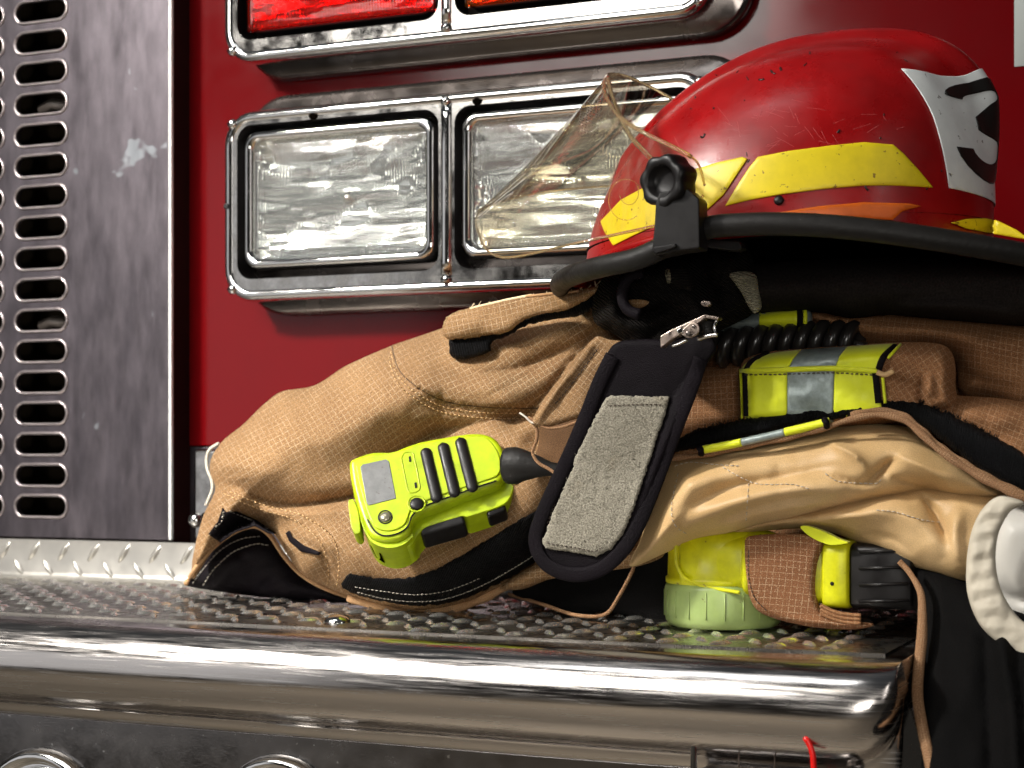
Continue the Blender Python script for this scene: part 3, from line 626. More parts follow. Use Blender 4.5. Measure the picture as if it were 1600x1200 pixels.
def cluster(dz, kind, nm):
    Yf = 1.170
    X0, X1, Xm = xw(348, Yf), xw(1112, Yf), -.5605
    zb, zt = Z(.1235 + dz), Z(.2745 + dz)
    # chrome flange behind the housing
    f0 = rr3(X0 + .004, X1 + .022, zb - .009, zt + .016, .036, 1.2085); f1 = rr3(X0 + .004, X1 + .022, zb - .009, zt + .016, .036, 1.200)
    f2 = rr3(X0 + .007, X1 + .018, zb - .006, zt + .012, .033, 1.1965)
    gk = loft('chrome_flange', [f0, f1, f2], M['dark_chrome'], truck, label=None)
    # housing: outer wall, rolled front, face, with two openings
    o_r = .026
    prof = [(.004, 1.1975), (.0015, 1.190), (0, 1.180), (.0004, 1.1735), (.0018, 1.1708), (.0042, 1.1696), (.0075, 1.1700), (.0085, 1.1712)]
    rings = [rr3(X0 + i, X1 - i, zb + i, zt - i, max(o_r - i, .003), y) for i, y in prof]
    hs = loft('lamp_housing', rings, M['chrome'], truck, cap0=False, cap1=False)
    # face plate with two openings
    i = .0085; ox0, ox1, oz0, oz1 = X0 + i, X1 - i, zb + i, zt - i
    ops = [(X0 + .0125, Xm - .0065), (Xm + .0065, X1 - .0125)]
    oz = (zb + .0175, zt - .0115)
    pts = rrect(ox0, ox1, oz0, oz1, o_r - i); fi = [list(range(len(pts)))]
    rr = []
    for a, b_ in ops:
        r = rrect(a, b_, oz[0], oz[1], .013); s = len(pts); pts = pts + r; fi.append(list(range(s, s + len(r)))); rr.append(r)
    vs, es, fs, ov, oe, of = delaunay_2d_cdt([Vector(p) for p in pts], [], fi, 0, 1e-6)
    V = [(v[0], 1.1712, v[1]) for v in vs]; Fc = [tuple(f) for f, o in zip(fs, of) if set(o) == {0}]
    mesh('bezel_face', V, Fc, M['chrome_worn'], hs, smooth=False, solid=0)
    # raised centre rib
    rz = [(Xm, 1.1705, zz) for zz in np.linspace(oz[0] - .004, oz[1] + .004, 12)]
    tube('centre_rib', rz, .0042, M['chrome'], hs, nseg=12, flat=.5)
    for k, (a, b_) in enumerate(ops):
        # inner wall, dark
        loft('recess', [rr3(a, b_, oz[0], oz[1], .013, 1.1712), rr3(a, b_, oz[0], oz[1], .013, 1.196)], M['black_plastic'], hs, cap0=False, cap1=False)
        m_ = .0045
        if kind == 'head':
            a2, b2, z2, z3 = a + m_, b_ - m_, oz[0] + m_ + .0035, oz[1] - m_
            hl = loft('headlight', [rr3(a2 + q, b2 - q, z2 + q, z3 - q, .012 - q * .5, y) for q, y in ((0, 1.19), (0, 1.1745), (.0015, 1.1725), (.0045, 1.1715), (.0075, 1.1735), (.0085, 1.177))], M['chrome'], truck, cap0=False, cap1=False)
            q = .0078; la, lb, lz, lt = a2 + q, b2 - q, z2 + q, z3 - q
            lens_m, rfl = M['lens_clear'], 'reflector'
        else:
            a2, b2, z2, z3 = a + m_, b_ - m_, oz[0] + m_ + .002, oz[1] - m_
            hl = loft('signal_lamp' if k else 'tail_lamp', [rr3(a2 + q, b2 - q, z2 + q, z3 - q, .012 - q * .5, y) for q, y in ((0, 1.192), (0, 1.180), (.002, 1.1775), (.003, 1.180))], M['black_plastic'], truck, cap0=False, cap1=False)
            q = .002; la, lb, lz, lt = a2 + q, b2 - q, z2 + q, z3 - q
            lens_m = M['lens_amber'] if k else M['lens_red']
        # lens: slightly domed slab
        nx, nz_ = 30, 20
        def slab(y_front, bulge, back=None):
            V = []; 
            for iz in range(nz_ + 1):
                for ix in range(nx + 1):
                    u, v = ix / nx * 2 - 1, iz / nz_ * 2 - 1
                    V.append((la + (lb - la) * (u + 1) / 2, y_front - bulge * (1 - u ** 4) * (1 - v ** 4), lz + (lt - lz) * (v + 1) / 2))
            return V
        Vf = slab(1.1765, .0035); Vb = slab(1.1785, .0035); n = len(Vf); Fc = []
        W = nx + 1
        for iz in range(nz_):
            for ix in range(nx):
                a_ = iz * W + ix; Fc.append((a_, a_ + 1, a_ + 1 + W, a_ + W)); Fc.append((n + a_ + W, n + a_ + 1 + W, n + a_ + 1, n + a_))
        per = [ix for ix in range(nx)] + [iz * W + nx for iz in range(nz_)] + [nz_ * W + ix for ix in range(nx, 0, -1)] + [iz * W for iz in range(nz_, 0, -1)]
        for j in range(len(per)):
            a_, b2_ = per[j], per[(j + 1) % len(per)]; Fc.append((b2_, a_, a_ + n, b2_ + n))
        mesh('lens', Vf + Vb, Fc, lens_m, hl)
        # reflector bowl
        V = []; Fc = []
        for iz in range(nz_ + 1):
            for ix in range(nx + 1):
                u, v = ix / nx * 2 - 1, iz / nz_ * 2 - 1; r2 = u * u * .75 + v * v * .45
                y = 1.1955 - .0125 * r2
                if max(abs(u), abs(v)) > .97: y = 1.181
                V.append((la + (lb - la) * (u + 1) / 2, y, lz + (lt - lz) * (v + 1) / 2))
        for iz in range(nz_):
            for ix in range(nx):
                a_ = iz * W + ix; Fc.append((a_, a_ + 1, a_ + 1 + W, a_ + W))
        rf = mesh('reflector', V, Fc, M['reflector'], hl)
        if kind == 'head':
            cx, cz_ = (la + lb) / 2, (lz + lt) / 2
            dome('bulb_shield', (cx, 1.194, cz_), .005, .006, (0, -1, 0), M['chrome'], hl)
            for su in (0, 1):
                for sv in (0, 1):
                    dome('aiming_nub', ((la + .006) if su else (lb - .006), 1.1748, (lz + .006) if sv else (lt - .006)), .002, .003, (0, -1, 0), M['lens_clear'], hl)
    # screws
    for sx_, sz_ in ((X0 + .009, zt - .010), (X0 + .009, zb + .010), (X1 - .009, zt - .010), (X1 - .009, zb + .010), (Xm, zt - .007), (Xm, zb + .010)):
        sc_ = dome('screw', (sx_, 1.1698, sz_), .0040, .0028, (0, -1, 0), M['chrome'], hs, lip=.1)
        box('screw_slot', sx_ - .0028, sx_ + .0028, 1.1664, 1.168, sz_ - .0005, sz_ + .0005, M['black_plastic'], sc_, bevel=0)
    for sx_ in (X0 + .082, X0 + .222):
        dome('adjuster_hole', (sx_, 1.1708, zt - .008), .0042, .001, (0, -1, 0), M['black_void'], hs)
    box('clip', X0 + .0015, X0 + .0055, 1.1686, 1.171, (zb + zt) / 2 - .0015, (zb + zt) / 2 + .0025, M['black_plastic'], hs, bevel=.0005)
cluster(0, 'head', 'lower'); cluster(.189, 'signal', 'upper')
# white letter stroke on the body at the far right
box('body_lettering', xw(1585), xw(1585) + .03, WY - .0008, WY - .0002, zw(1590, 104), Z(.5), M['white_vinyl'], body, bevel=0)

# ------------------------------------------------------------------ bumper
TZ = Z(-.103)
BX0, BX1 = -1.15, P(1436, 1000, .93).x
YB = 1.192
def yfront(x): return .880 + .030 * max(0, (-.35 - x)) + 0.0
R_ = .0265
def bumper_profile(ys, z0=None):
    pr = [(YB, TZ)]
    for t in np.linspace(0, 1, 5): pr.append((YB - (YB - ys - .0) * t, TZ))
    return pr
def bsec(x, ex=0):
    """section points from the top rear to the bottom; ex in 0..1 rounds the end"""
    yf = yfront(x); pts = []
    rr_ = R_
    pts.append((YB, TZ)); pts.append((yf + .03, TZ)); pts.append((yf + .012, TZ - .0002)); pts.append((yf, TZ - .0006))
    for a in np.linspace(12, 172, 22):
        t = math.radians(a); pts.append((yf - rr_ * .95 * math.sin(t), TZ - rr_ + rr_ * math.cos(t)))
    zb = TZ - 2 * rr_
    pts += [(yf - .0015, zb - .0003), (yf + .001, zb - .0015), (yf + .0022, zb - .004), (yf + .0026, zb - .008), (yf + .0026, zb - .17)]
    return pts
xs = list(np.linspace(BX0, BX1 - .03, 40)); rows = []
for x in xs: rows.append([(x, y, z) for y, z in bsec(x)])
for k in range(1, 13):   # rounded end of the nose
    t = k / 12 * math.pi / 2; x = BX1 - .03 + .03 * math.sin(t); q = .03 * (1 - math.cos(t))
    base = bsec(BX1 - .03); row = []
    cy = yfront(BX1) + .012; q = math.cos(t) ** .8
    for i, (y, z) in enumerate(base):
        if i < 3: row.append((x, y, z)); continue
        q2 = .30 + .70 * q
        row.append((x, cy + (y - cy) * (.55 + .45 * q), TZ + (z - TZ) * (q2 if i < 26 else (q2 if i < 30 else 1))))
    rows.append(row)
n = len(rows[0]); V = [p for r in rows for p in r]; Fc = []
for i in range(len(rows) - 1):
    for j in range(n - 1):
        a = i * n + j; Fc.append((a, a + 1, a + 1 + n, a + n))
nend = (len(rows) - 1) * n
ce = len(V); V.append((BX1, YB, TZ - .25)); Fc.append(tuple([nend + j for j in range(n)] + [ce]))
bump = mesh('bumper', V, Fc, M['steel_bumper'], truck)
m_ = bump.modifiers.new('es', 'EDGE_SPLIT'); m_.split_angle = math.radians(50)
# brushed lower face sheet with lamp rings
fx1 = P(1075, 1150, .885).x
box('bumper_face', BX0, fx1, .8775 + .008, .8795 + .008, TZ - 2 * R_ - .16, TZ - 2 * R_ - .0035, M['steel_face'], bump, bevel=.0005) if False else None
def quad_sheet(name, x0, x1, z0, z1, dy, mat, parent):
    V = []; N = 20
    for k in range(N + 1):
        x = x0 + (x1 - x0) * k / N; y = yfront(x) + .0026 - dy
        V += [(x, y, z0), (x, y, z1), (x, y + dy * .8, z0), (x, y + dy * .8, z1)]
    Fc = []
    for k in range(N):
        a = k * 4; b_ = a + 4; Fc += [(a, b_, b_ + 1, a + 1), (a + 2, a + 3, b_ + 3, b_ + 2), (a + 1, b_ + 1, b_ + 3, a + 3), (a, a + 2, b_ + 2, b_)]
    Fc += [(0, 1, 3, 2), (N * 4, N * 4 + 2, N * 4 + 3, N * 4 + 1)]
    return mesh(name, V, Fc, mat, parent, bevel=.0004)
face = quad_sheet('bumper_face', BX0, fx1 + .005, TZ - 2 * R_ - .16, TZ - 2 * R_ - .009, .0012, M['steel_face'], truck)
def ring(cpx, cpy, rpx, label=None):
    c = P(cpx, cpy, .895); c.y = yfront(c.x) + .0005
    sc_ = .40e-3 * rpx
    prof = [(1.0, .0), (.97, .005), (.90, .008), (.84, .006), (.80, .001), (.76, .0035), (.70, .005), (.62, .0035), (.45, .006), (.2, .0075), (0.01, .008)]
    rings = []
    for q, d in prof: rings.append([(c.x + sc_ * q * math.cos(2 * math.pi * k / 40), c.y - d, c.z + sc_ * q * math.sin(2 * math.pi * k / 40)) for k in range(40)])
    o = loft('round_lamp', rings, M['chrome'], truck, cap0=False)
    return o
ring(72, 1286, 122); ring(450, 1290, 110)
# tow guard block under the nose
gx0_, gx1_ = P(1080, 1150, .87).x, P(1352, 1150, .87).x
gd = loft('bumper_guard', [[(x, y, z) for x, z in rrect(gx0_, gx1_, TZ - 2 * R_ - .15, TZ - 2 * R_ - .006 + .001, .012)] for y in (.895, .874, .8725)], M['steel_face'], truck, cap0=False)
tube('bracket_lip', [P(1084, 1158 + k * 7, .866) for k in range(10)], .0018, M['chrome'], gd, nseg=8)
tube('red_hose', [P(x, y, .858) for x, y in crom([(1258, 1152), (1265, 1164), (1270, 1180), (1272, 1215), (1272, 1240)], step=8)], .0016, pbr('red_hose', (.7, .01, .008), .3), truck)
for x in (1154, 1210): tube('panel_seam', [P(x, 1156, .868), P(x + 1, 1230, .868)], .0004, M['thread_dark'], gd)
# tread plate (top + kick plate) as one part, raised lozenges
def tread():
    parts = []
    t0 = TZ + .0012
    yb_, zk = 1.176, Z(-.069)
    def yfr(x): return yfront(x) + .020
    # top sheet
    V = []; N = 30
    xs_ = np.linspace(BX0, BX1 - .012, N + 1)
    for x in xs_: V += [(x, yfr(x), TZ - .001), (x, yfr(x), t0), (x, yb_ - .006, t0), (x, yb_ - .0018, t0 + .0018), (x, yb_, t0 + .006), (x, yb_, zk), (x, yb_ + .004, zk)]
    Fc = []
    for k in range(N):
        for j in range(6):
            a = k * 7 + j; Fc.append((a, a + 7, a + 8, a + 1))
    parts.append((V, Fc))
    def loz(c, u, v, nrm, L=.0082, W=.0027, H=.0017):
        V = []; 
        for k in range(12):
            a = 2 * math.pi * k / 12; V.append(c + u * L * math.cos(a) * (abs(math.cos(a)) ** .25) + v * W * math.sin(a) * (abs(math.sin(a)) ** .1))
        for k in range(12):
            a = 2 * math.pi * k / 12; V.append(c + u * L * .62 * math.cos(a) + v * W * .45 * math.sin(a) + nrm * H)
        V.append(c + nrm * H * 1.3)
        Fc = [(k, (k + 1) % 12, 12 + (k + 1) % 12, 12 + k) for k in range(12)] + [(12 + k, 12 + (k + 1) % 12, 24) for k in range(12)]
        return V, Fc
    px_, py_ = .0305, .0148
    for j in range(0, 21):
        y = yb_ - .012 - j * py_
        for i in range(0, 40):
            x = BX0 + .01 + i * px_ + (px_ / 2 if j % 2 else 0)
            if x > BX1 - .03 or y < yfr(x) + .009: continue
            s = 1 if j % 2 else -1; u = Vector((.62, .78 * s, 0)).normalized(); v = Vector((-u.y, u.x, 0))
            parts.append(loz(Vector((x, y, t0)), u, v, Vector((0, 0, 1))))
    for j, z in enumerate((Z(-.0935), Z(-.0790))):
        for i in range(0, 40):
            x = BX0 + .004 + i * px_ + (px_ / 2 if j % 2 else 0)
            if x > BX1 - .03: continue
            s = 1 if j % 2 else -1; u = Vector((.62, 0, .78 * s)).normalized(); v = Vector((-u.z, 0, u.x))
            parts.append(loz(Vector((x, yb_, z)), u, v, Vector((0, -1, 0)), L=.0095, W=.0028))
    return merge(parts)
V, Fc = tread(); tp = mesh('tread_plate', V, Fc, M['tread'], truck)
tp.data.materials.append(M['lozenge']); tp.data.materials.append(M['kick'])
for p_ in tp.data.polygons:
    if min(p_.vertices) >= 31 * 7: p_.material_index = 1
    if p_.center.z > .008 and (OFF[tp.name].y + p_.center.y) > 1.17: p_.material_index = 2
m_ = tp.modifiers.new('es', 'EDGE_SPLIT'); m_.split_angle = math.radians(55)
for px, py in ((523, 976), (1306, 991)):
    d = ray(px, py); t = (TZ - CZ) / d.z; c = CAM + d * t
    dome('rivet', (c.x, c.y + .004, TZ + .001), .0088, .0052, (0, 0, 1), M['chrome'], tp, n=28)

# ------------------------------------------------------------------ turnout coat
coat = thing('turnout_coat', 'folded tan firefighter coat with lime and grey reflective trim on the step bumper', 'coat', (-.38, 1.08, TZ))
lin = lambda y0, Y0, y1, Y1: (lambda X, Y: Y0 + (np.clip(Y, min(y0, y1), max(y0, y1)) - y0) / (y1 - y0) * (Y1 - Y0))
# dark inner mass behind everything
core = puff('coat_back', [(700, 540), (860, 470), (1000, 450), (1200, 430), (1600, 430), (1700, 470), (1700, 800), (1560, 900), (1440, 905), (1300, 930), (1120, 955), (960, 960), (840, 930), (760, 800), (700, 650)],
            lin(450, 1.12, 950, 1.09), .05, 60, M['brown'], coat, step=14, nz=(.006, 90, 2), uv=10)
# left sleeve / shoulder
seam0 = [(612, 540), (625, 580), (660, 610), (700, 628), (760, 636), (860, 638)]
sleeve_folds = [
    # big rounded upper arm that turns under above the lower fold
    ('r', [(350, 715), (450, 690), (560, 640), (640, 600)], 62, .020, 0),
    ('c', [(345, 752), (375, 764), (415, 782), (470, 788), (550, 776), (640, 748)], 11, .020),
    ('k', [(365, 768), (410, 797), (480, 803), (560, 792)], 10, .007),
    ('r', [(340, 795), (400, 835), (470, 850), (560, 860)], 22, .006),
    ('k', [(352, 752), (380, 745), (400, 744)], 6, .004),
    # panel seam: the upper panel laps over the lower one
    ('s', seam0[::-1], 4, .0042, 0), ('c', seam0, 2.0, .0022, 0), ('p', seam0, 7, .0007, 0, 150),
    ('r', [(640, 580), (700, 600), (780, 604), (850, 590)], 26, .007),
    # under the pocket flap
    ('c', [(690, 575), (740, 584), (800, 578), (870, 552), (930, 520)], 17, .013),
    ('r', [(770, 545), (840, 528), (910, 500)], 16, .006),
    ('c', [(925, 525), (885, 575), (845, 625), (800, 660)], 26, .026, 0),
    ('c', [(760, 620), (820, 590), (880, 555)], 12, .007),
    # hollow above the radio
    ('c', [(560, 735), (620, 705), (700, 672), (780, 655), (860, 650)], 24, .022),
    ('r', [(640, 655), (700, 655), (780, 668), (830, 690)], 14, .006),
    # hollow inside the open pocket
    ('r', [(850, 690), (900, 690), (950, 690)], 34, -.034, 0),
    # cuff end puckers
    ('p', [(545, 934), (640, 957), (740, 942), (850, 872)], 12, .0010, 0, 110),
    ('p', [(350, 770), (400, 793), (460, 812), (500, 845), (514, 890), (512, 915)], 8, .0008, 0, 90),
    ('c', [(360, 790), (420, 812), (470, 845)], 4, .003), ('k', [(400, 820), (440, 840), (478, 872)], 6, .003),
    ('c', [(455, 838), (500, 862), (512, 890), (516, 925)], 6, .008), ('r', [(430, 850), (470, 880), (500, 905)], 11, .006),
    ('r', [(540, 860), (560, 890), (580, 900)], 16, .004), ('c', [(525, 850), (528, 885), (530, 915)], 5, .003),
    ('c', [(425, 618), (405, 650), (365, 688)], 6, .006), ('k', [(440, 660), (500, 622), (590, 570)], 10, .0025),
    ('c', [(620, 880), (700, 850), (800, 800)], 18, .006),
]
sleeve_o = [(302, 905), (300, 880), (306, 848), (318, 805), (336, 765), (328, 738), (330, 716), (347, 690), (380, 663), (412, 632), (440, 612), (492, 602), (540, 572), (612, 540), (650, 527), (690, 513), (760, 490), (850, 470), (950, 452), (985, 520), (985, 600), (960, 690), (920, 760), (880, 820), (850, 868), (830, 890), (795, 912), (740, 938), (690, 951), (640, 955), (590, 945), (535, 928), (500, 912), (470, 895), (446, 862), (425, 832), (398, 820), (370, 826), (340, 852), (318, 882)]
sleeve = puff('sleeve', sleeve_o, (lambda X, Y: lin(480, 1.10, 955, 1.035)(X, Y) - .055 * np.clip((X - 690) / 240, 0, 1) * np.clip((900 - Y) / 200, 0, 1)), .065, 95, M['tan'], coat, sleeve_folds, step=5, back=.5, uv=-32, nz=(.0010, 60, 3), wr=(.0006, 70), power=.6)
# dark cuff lining hanging out of the sleeve end
cuff = puff('cuff_lining', [(290, 914), (300, 898), (335, 856), (368, 832), (398, 824), (422, 836), (444, 868), (470, 898), (505, 918), (545, 934), (600, 950), (560, 945), (470, 938), (400, 932), (340, 924)],
            1.075, .012, 30, M['black_nylon'], coat, [('r', [(330, 905), (380, 870), (420, 860)], 18, .006), ('c', [(430, 900), (400, 925)], 12, .005), ('c', [(340, 880), (330, 915)], 9, .004)], step=5, nz=(.002, 40, 4), uv=30)
tube('cuff_edge', line_on([(292, 912), (310, 884), (335, 855), (368, 831), (398, 822), (422, 835), (445, 868), (472, 897), (505, 917), (545, 932)], [sleeve, cuff], .0014, 5, 1.06), .0017, M['piping_light'], coat, nseg=8)
stitches('cuff_stitching', [(302, 912), (318, 890), (345, 860), (378, 842), (410, 838)], [cuff], M['thread_light'], cuff, 4, 2.5, .00028)
stitches('cuff_stitching', [(318, 915), (335, 890), (365, 863), (400, 850), (420, 852)], [cuff], M['thread_light'], cuff, 4, 2.5, .00028)
# dark band on the sleeve end
drape('hook_patch', [(348, 793), (353, 800), (370, 799), (400, 812), (432, 834), (420, 834), (398, 822), (368, 832), (345, 848), (325, 835), (340, 815)], [sleeve], M['black_nylon'], coat, .0012, .0012, smooth=False, uv=20)
stitches('patch_stitching', [(352, 800), (350, 815), (340, 825), (346, 840)], [sleeve], M['thread_light'], coat, 4, 2, .0003, .003)
stitches('patch_stitching', [(362, 798), (395, 812), (420, 826)], [sleeve], M['thread_light'], coat, 4, 2, .0003, .003)
drape('dark_tab', [(446, 833), (452, 829), (456, 838), (475, 852), (503, 864), (498, 868), (470, 862), (452, 846)], [sleeve], M['black_nylon'], coat, .0025, .0012, smooth=False)
# backwards fold edge at far left of the sleeve
tube('facing_edge', [P(x, y, 1.10) for x, y in crom([(342, 693), (328, 702), (323, 718), (325, 735), (331, 750), (332, 765), (327, 778), (322, 790)], step=4)], .0013, M['offwhite'], coat)
# sleeve seams
tube('seam_line', line_on([(612, 541), (625, 580), (660, 610), (700, 628), (760, 636), (840, 638)], [sleeve], -.0001, 4), .00045, pbr('seam_shadow', (.06, .032, .014), .8), coat, nseg=6)
seam = [(612, 540), (625, 580), (660, 610), (700, 628), (760, 636), (860, 638)]
stitches('seam_stitching', [(x - 1, y + 9) for x, y in seam], [sleeve], M['thread_tan'], coat, 4, 3, .00030, .0010)
stitches('seam_stitching', [(x - 4, y + 17) for x, y in seam], [sleeve], M['thread_tan'], coat, 4, 3, .00030, .0010)
stitches('seam_stitching', [(350, 770), (400, 793), (460, 812), (500, 845), (514, 890), (512, 915)], [sleeve], M['thread_tan'], coat, 4, 3, .00026, .0010)
stitches('seam_stitching', [(360, 768), (410, 788), (475, 806), (520, 840), (530, 885), (526, 920)], [sleeve], M['thread_tan'], coat, 4, 3, .00026, .0010)
# hook tape along the hem and the hem roll
hook_o = [(534, 918), (540, 900), (548, 897), (600, 904), (640, 902), (680, 890), (720, 868), (770, 838), (830, 802), (875, 780), (880, 800), (860, 862), (828, 884), (790, 906), (740, 930), (690, 944), (640, 946), (590, 938), (560, 930)]
hk = drape('hook_tape', hook_o, [sleeve], M['hook'], coat, .0016, .0016, step=5, rough_edge=.7, uv=-20, default=1.0, nz=(.0004, 5, 2))
hem_l = [(545, 934), (590, 948), (640, 957), (690, 954), (740, 942), (790, 917), (825, 893), (850, 872)]
tube('hem_roll', line_on(hem_l, [sleeve], .0005, 6, 1.03), [.0027 + .0004 * math.sin(i * .9) for i in range(len(crom(hem_l, step=6)))], M['piping_light'], coat, nseg=10)
stitches('hook_stitching', [(560, 925), (600, 935), (650, 940), (700, 935), (750, 917), (800, 890), (835, 868)], [hk, sleeve], M['thread_light'], hk, 3.5, 2.5, .00030, .0016)
stitches('hook_stitching', [(556, 917), (600, 924), (650, 929), (700, 923), (750, 904)], [hk, sleeve], M['thread_light'], hk, 3.5, 3, .00024, .0014)
# pocket flap on top of the shoulder
flap_o = [(692, 524), (692, 510), (698, 496), (715, 486), (760, 474), (820, 462), (880, 455), (935, 447), (940, 452), (905, 475), (880, 486), (850, 490), (820, 500), (790, 520), (765, 523), (740, 528), (715, 530), (703, 531)]
flap_b = puff('flap_hook_tape', [(702, 530), (712, 526), (760, 518), (800, 502), (850, 487), (905, 468), (925, 462), (925, 480), (905, 494), (880, 497), (858, 500), (820, 510), (790, 526), (769, 534), (766, 548), (745, 558), (715, 562), (704, 555)], (lambda X, Y: 1.022 - .052 * np.clip((X - 700) / 230, 0, 1)), .006, 8, M['hook'], coat, step=5, uv=10, rough_edge=.7)
flap = puff('pocket_flap', flap_o, (lambda X, Y: 1.014 - .052 * np.clip((X - 700) / 230, 0, 1)), .007, 14, M['tan'], coat, [('c', [(860, 470), (848, 490)], 6, .003), ('r', [(710, 515), (760, 500)], 12, .003)], step=4.5, uv=-14, nz=(.0016, 30, 5), rough_edge=.5)
# frayed edge
fr = []
for k in range(46):
    t = random.random(); x = 735 + 205 * t; y = 482 - 32 * t + random.uniform(-2, 1)
    L = random.choice((4, 5, 6, 8, 14)); a = random.uniform(-2.6, -.4)
    yy_ = 1.012 - .052 * min(1, max(0, (x - 700) / 230)); q = [P(x, y, yy_), P(x + L * .5 * math.cos(a), y + L * .5 * math.sin(a), yy_ - .001), P(x + L * math.cos(a) + random.uniform(-3, 3), y + L * math.sin(a), yy_ - .002)]
    fr.append(tube_geo(q, .00022, 4))
V, Fc = merge(fr); mesh('frayed_threads', V, Fc, pbr('frayed_thread', (.75, .6, .38), .7), flap)
tube('raw_edge', [P(x, y, 1.011 - .052 * (x - 700) / 230) for x, y in crom([(735, 482), (790, 469), (830, 461)], step=5)], .0008, pbr('raw_edge', (.72, .58, .36), .8), flap)
tube('raw_edge', [P(x, y, 1.009 - .052 * (x - 700) / 230) for x, y in crom([(822, 463), (880, 457), (905, 455)], step=5)], .0008, M['piping_light'], flap)
# open pocket hanging in the middle
pk_in = puff('pocket_lining', [(836, 662), (850, 655), (920, 640), (950, 650), (940, 700), (905, 745), (870, 742), (850, 728), (838, 712), (842, 690)], .985, .010, 25, fabric('shaded_pocket_inside', (.12, .06, .026), (.08, .04, .016), None), coat, step=6, uv=20)  # lining darkened: shade inside the pocket opening is put into its colour
pk = puff('pocket_panel', [(932, 526), (950, 530), (990, 540), (1010, 580), (985, 640), (950, 672), (925, 652), (900, 655), (870, 664), (848, 668), (830, 662), (836, 648), (858, 612), (890, 575), (912, 545)], .941, .006, 8, M['tan'], coat,
          [('r', [(925, 535), (895, 575), (860, 625), (842, 652)], 5, .003, 0), ('c', [(938, 540), (908, 582), (878, 622), (866, 640)], 4, .002), ('c', [(960, 560), (930, 620), (905, 650)], 12, .003)], step=4.5, uv=-50, nz=(.0012, 40, 6))
stitches('pocket_stitching', [(935, 545), (908, 582), (880, 618), (866, 634)], [pk], M['thread_dark'], pk, 5, 3, .00032, .001)
tube('pocket_edge', [P(x, y, Y_) for (x, y), Y_ in zip(crom([(826, 652), (838, 660), (852, 668), (875, 668), (900, 660), (918, 654), (935, 655)], step=5), np.linspace(.9375, .9365, 99))], .0009, M['piping'], coat)
tube('pocket_edge', [P(x, y, .942) for x, y in crom([(832, 660), (839, 672), (838, 690), (832, 706), (840, 722), (856, 732), (872, 742), (885, 748)], step=5)], .0010, M['piping'], coat)
tube('loose_thread', [P(x, y, .937) for x, y in crom([(812, 645), (822, 652), (830, 660), (838, 661)], step=4)], .0006, M['thread_light'], coat)

# lower cream liner on the right
cream_o = [(985, 885), (1000, 845), (1018, 790), (1036, 740), (1055, 718), (1110, 705), (1200, 690), (1300, 668), (1350, 662), (1420, 668), (1480, 700), (1540, 750), (1600, 780), (1610, 830), (1540, 905), (1503, 912), (1460, 898), (1420, 884), (1380, 866), (1340, 848), (1300, 832), (1250, 826), (1200, 828), (1130, 834), (1080, 842), (1040, 862)]
cream_f = [
    ('k', [(1030, 800), (1080, 745), (1160, 722), (1260, 705)], 9, .005), ('k', [(1050, 845), (1130, 805), (1250, 785), (1340, 760)], 9, .006),
    ('k', [(1300, 690), (1370, 700), (1430, 735), (1500, 770)], 8, .005), ('c', [(1345, 745), (1365, 725), (1385, 712)], 4, .008),
    ('k', [(1180, 832), (1290, 812), (1390, 795), (1450, 800)], 8, .006), ('c', [(1420, 850), (1450, 830), (1480, 800)], 7, .006),
    ('k', [(1090, 700), (1200, 700), (1300, 680)], 7, .003), ('c', [(1120, 838), (1150, 812), (1200, 800)], 7, .005),
    ('r', [(1010, 850), (1050, 775), (1120, 735), (1250, 715)], 30, .010), ('c', [(1070, 815), (1120, 770), (1200, 745), (1300, 720)], 22, .008),
    ('r', [(1060, 835), (1130, 790), (1230, 765), (1330, 755)], 24, .008),
    ('c', [(1090, 800), (1140, 770), (1230, 745), (1300, 735)], 10, .004),
    ('r', [(1120, 790), (1190, 765), (1280, 752), (1350, 768)], 16, .006),
    ('c', [(1330, 742), (1352, 752), (1375, 735), (1395, 722)], 6, .010),
    ('r', [(1300, 700), (1350, 705), (1390, 715), (1440, 745)], 18, .008),
    ('s', [(1600, 790), (1460, 760), (1400, 778), (1330, 790), (1250, 805), (1160, 830)], 4, .010, 0),
    ('c', [(1440, 762), (1400, 776), (1340, 785), (1260, 802), (1180, 822)], 7, .012),
    ('r', [(1030, 830), (1100, 815), (1180, 800), (1260, 780), (1340, 765)], 20, .009),
    ('c', [(1410, 768), (1440, 790), (1470, 820), (1480, 850)], 6, .010),
    ('r', [(1250, 822), (1330, 810), (1400, 808), (1440, 830), (1470, 870)], 22, .008),
    ('c', [(1330, 700), (1345, 735), (1370, 745)], 9, .006),
    ('r', [(1500, 790), (1490, 830), (1500, 870)], 14, .006),
    ('c', [(1395, 735), (1440, 760), (1470, 765)], 8, .007),
    ('c', [(1200, 720), (1260, 705), (1320, 702)], 14, .004),
]
upper_o = [(985, 885), (1000, 845), (1018, 790), (1036, 740), (1055, 718), (1110, 705), (1200, 690), (1300, 668), (1350, 662), (1420, 668), (1480, 700), (1540, 745), (1560, 775), (1500, 778), (1450, 770), (1400, 779), (1330, 793), (1250, 809), (1180, 822), (1130, 836), (1080, 846), (1040, 864)]
lower_o = [(1120, 838), (1180, 812), (1280, 785), (1400, 750), (1500, 750), (1600, 780), (1610, 830), (1540, 905), (1503, 912), (1460, 898), (1420, 884), (1380, 866), (1340, 848), (1300, 832), (1250, 826), (1200, 829)]
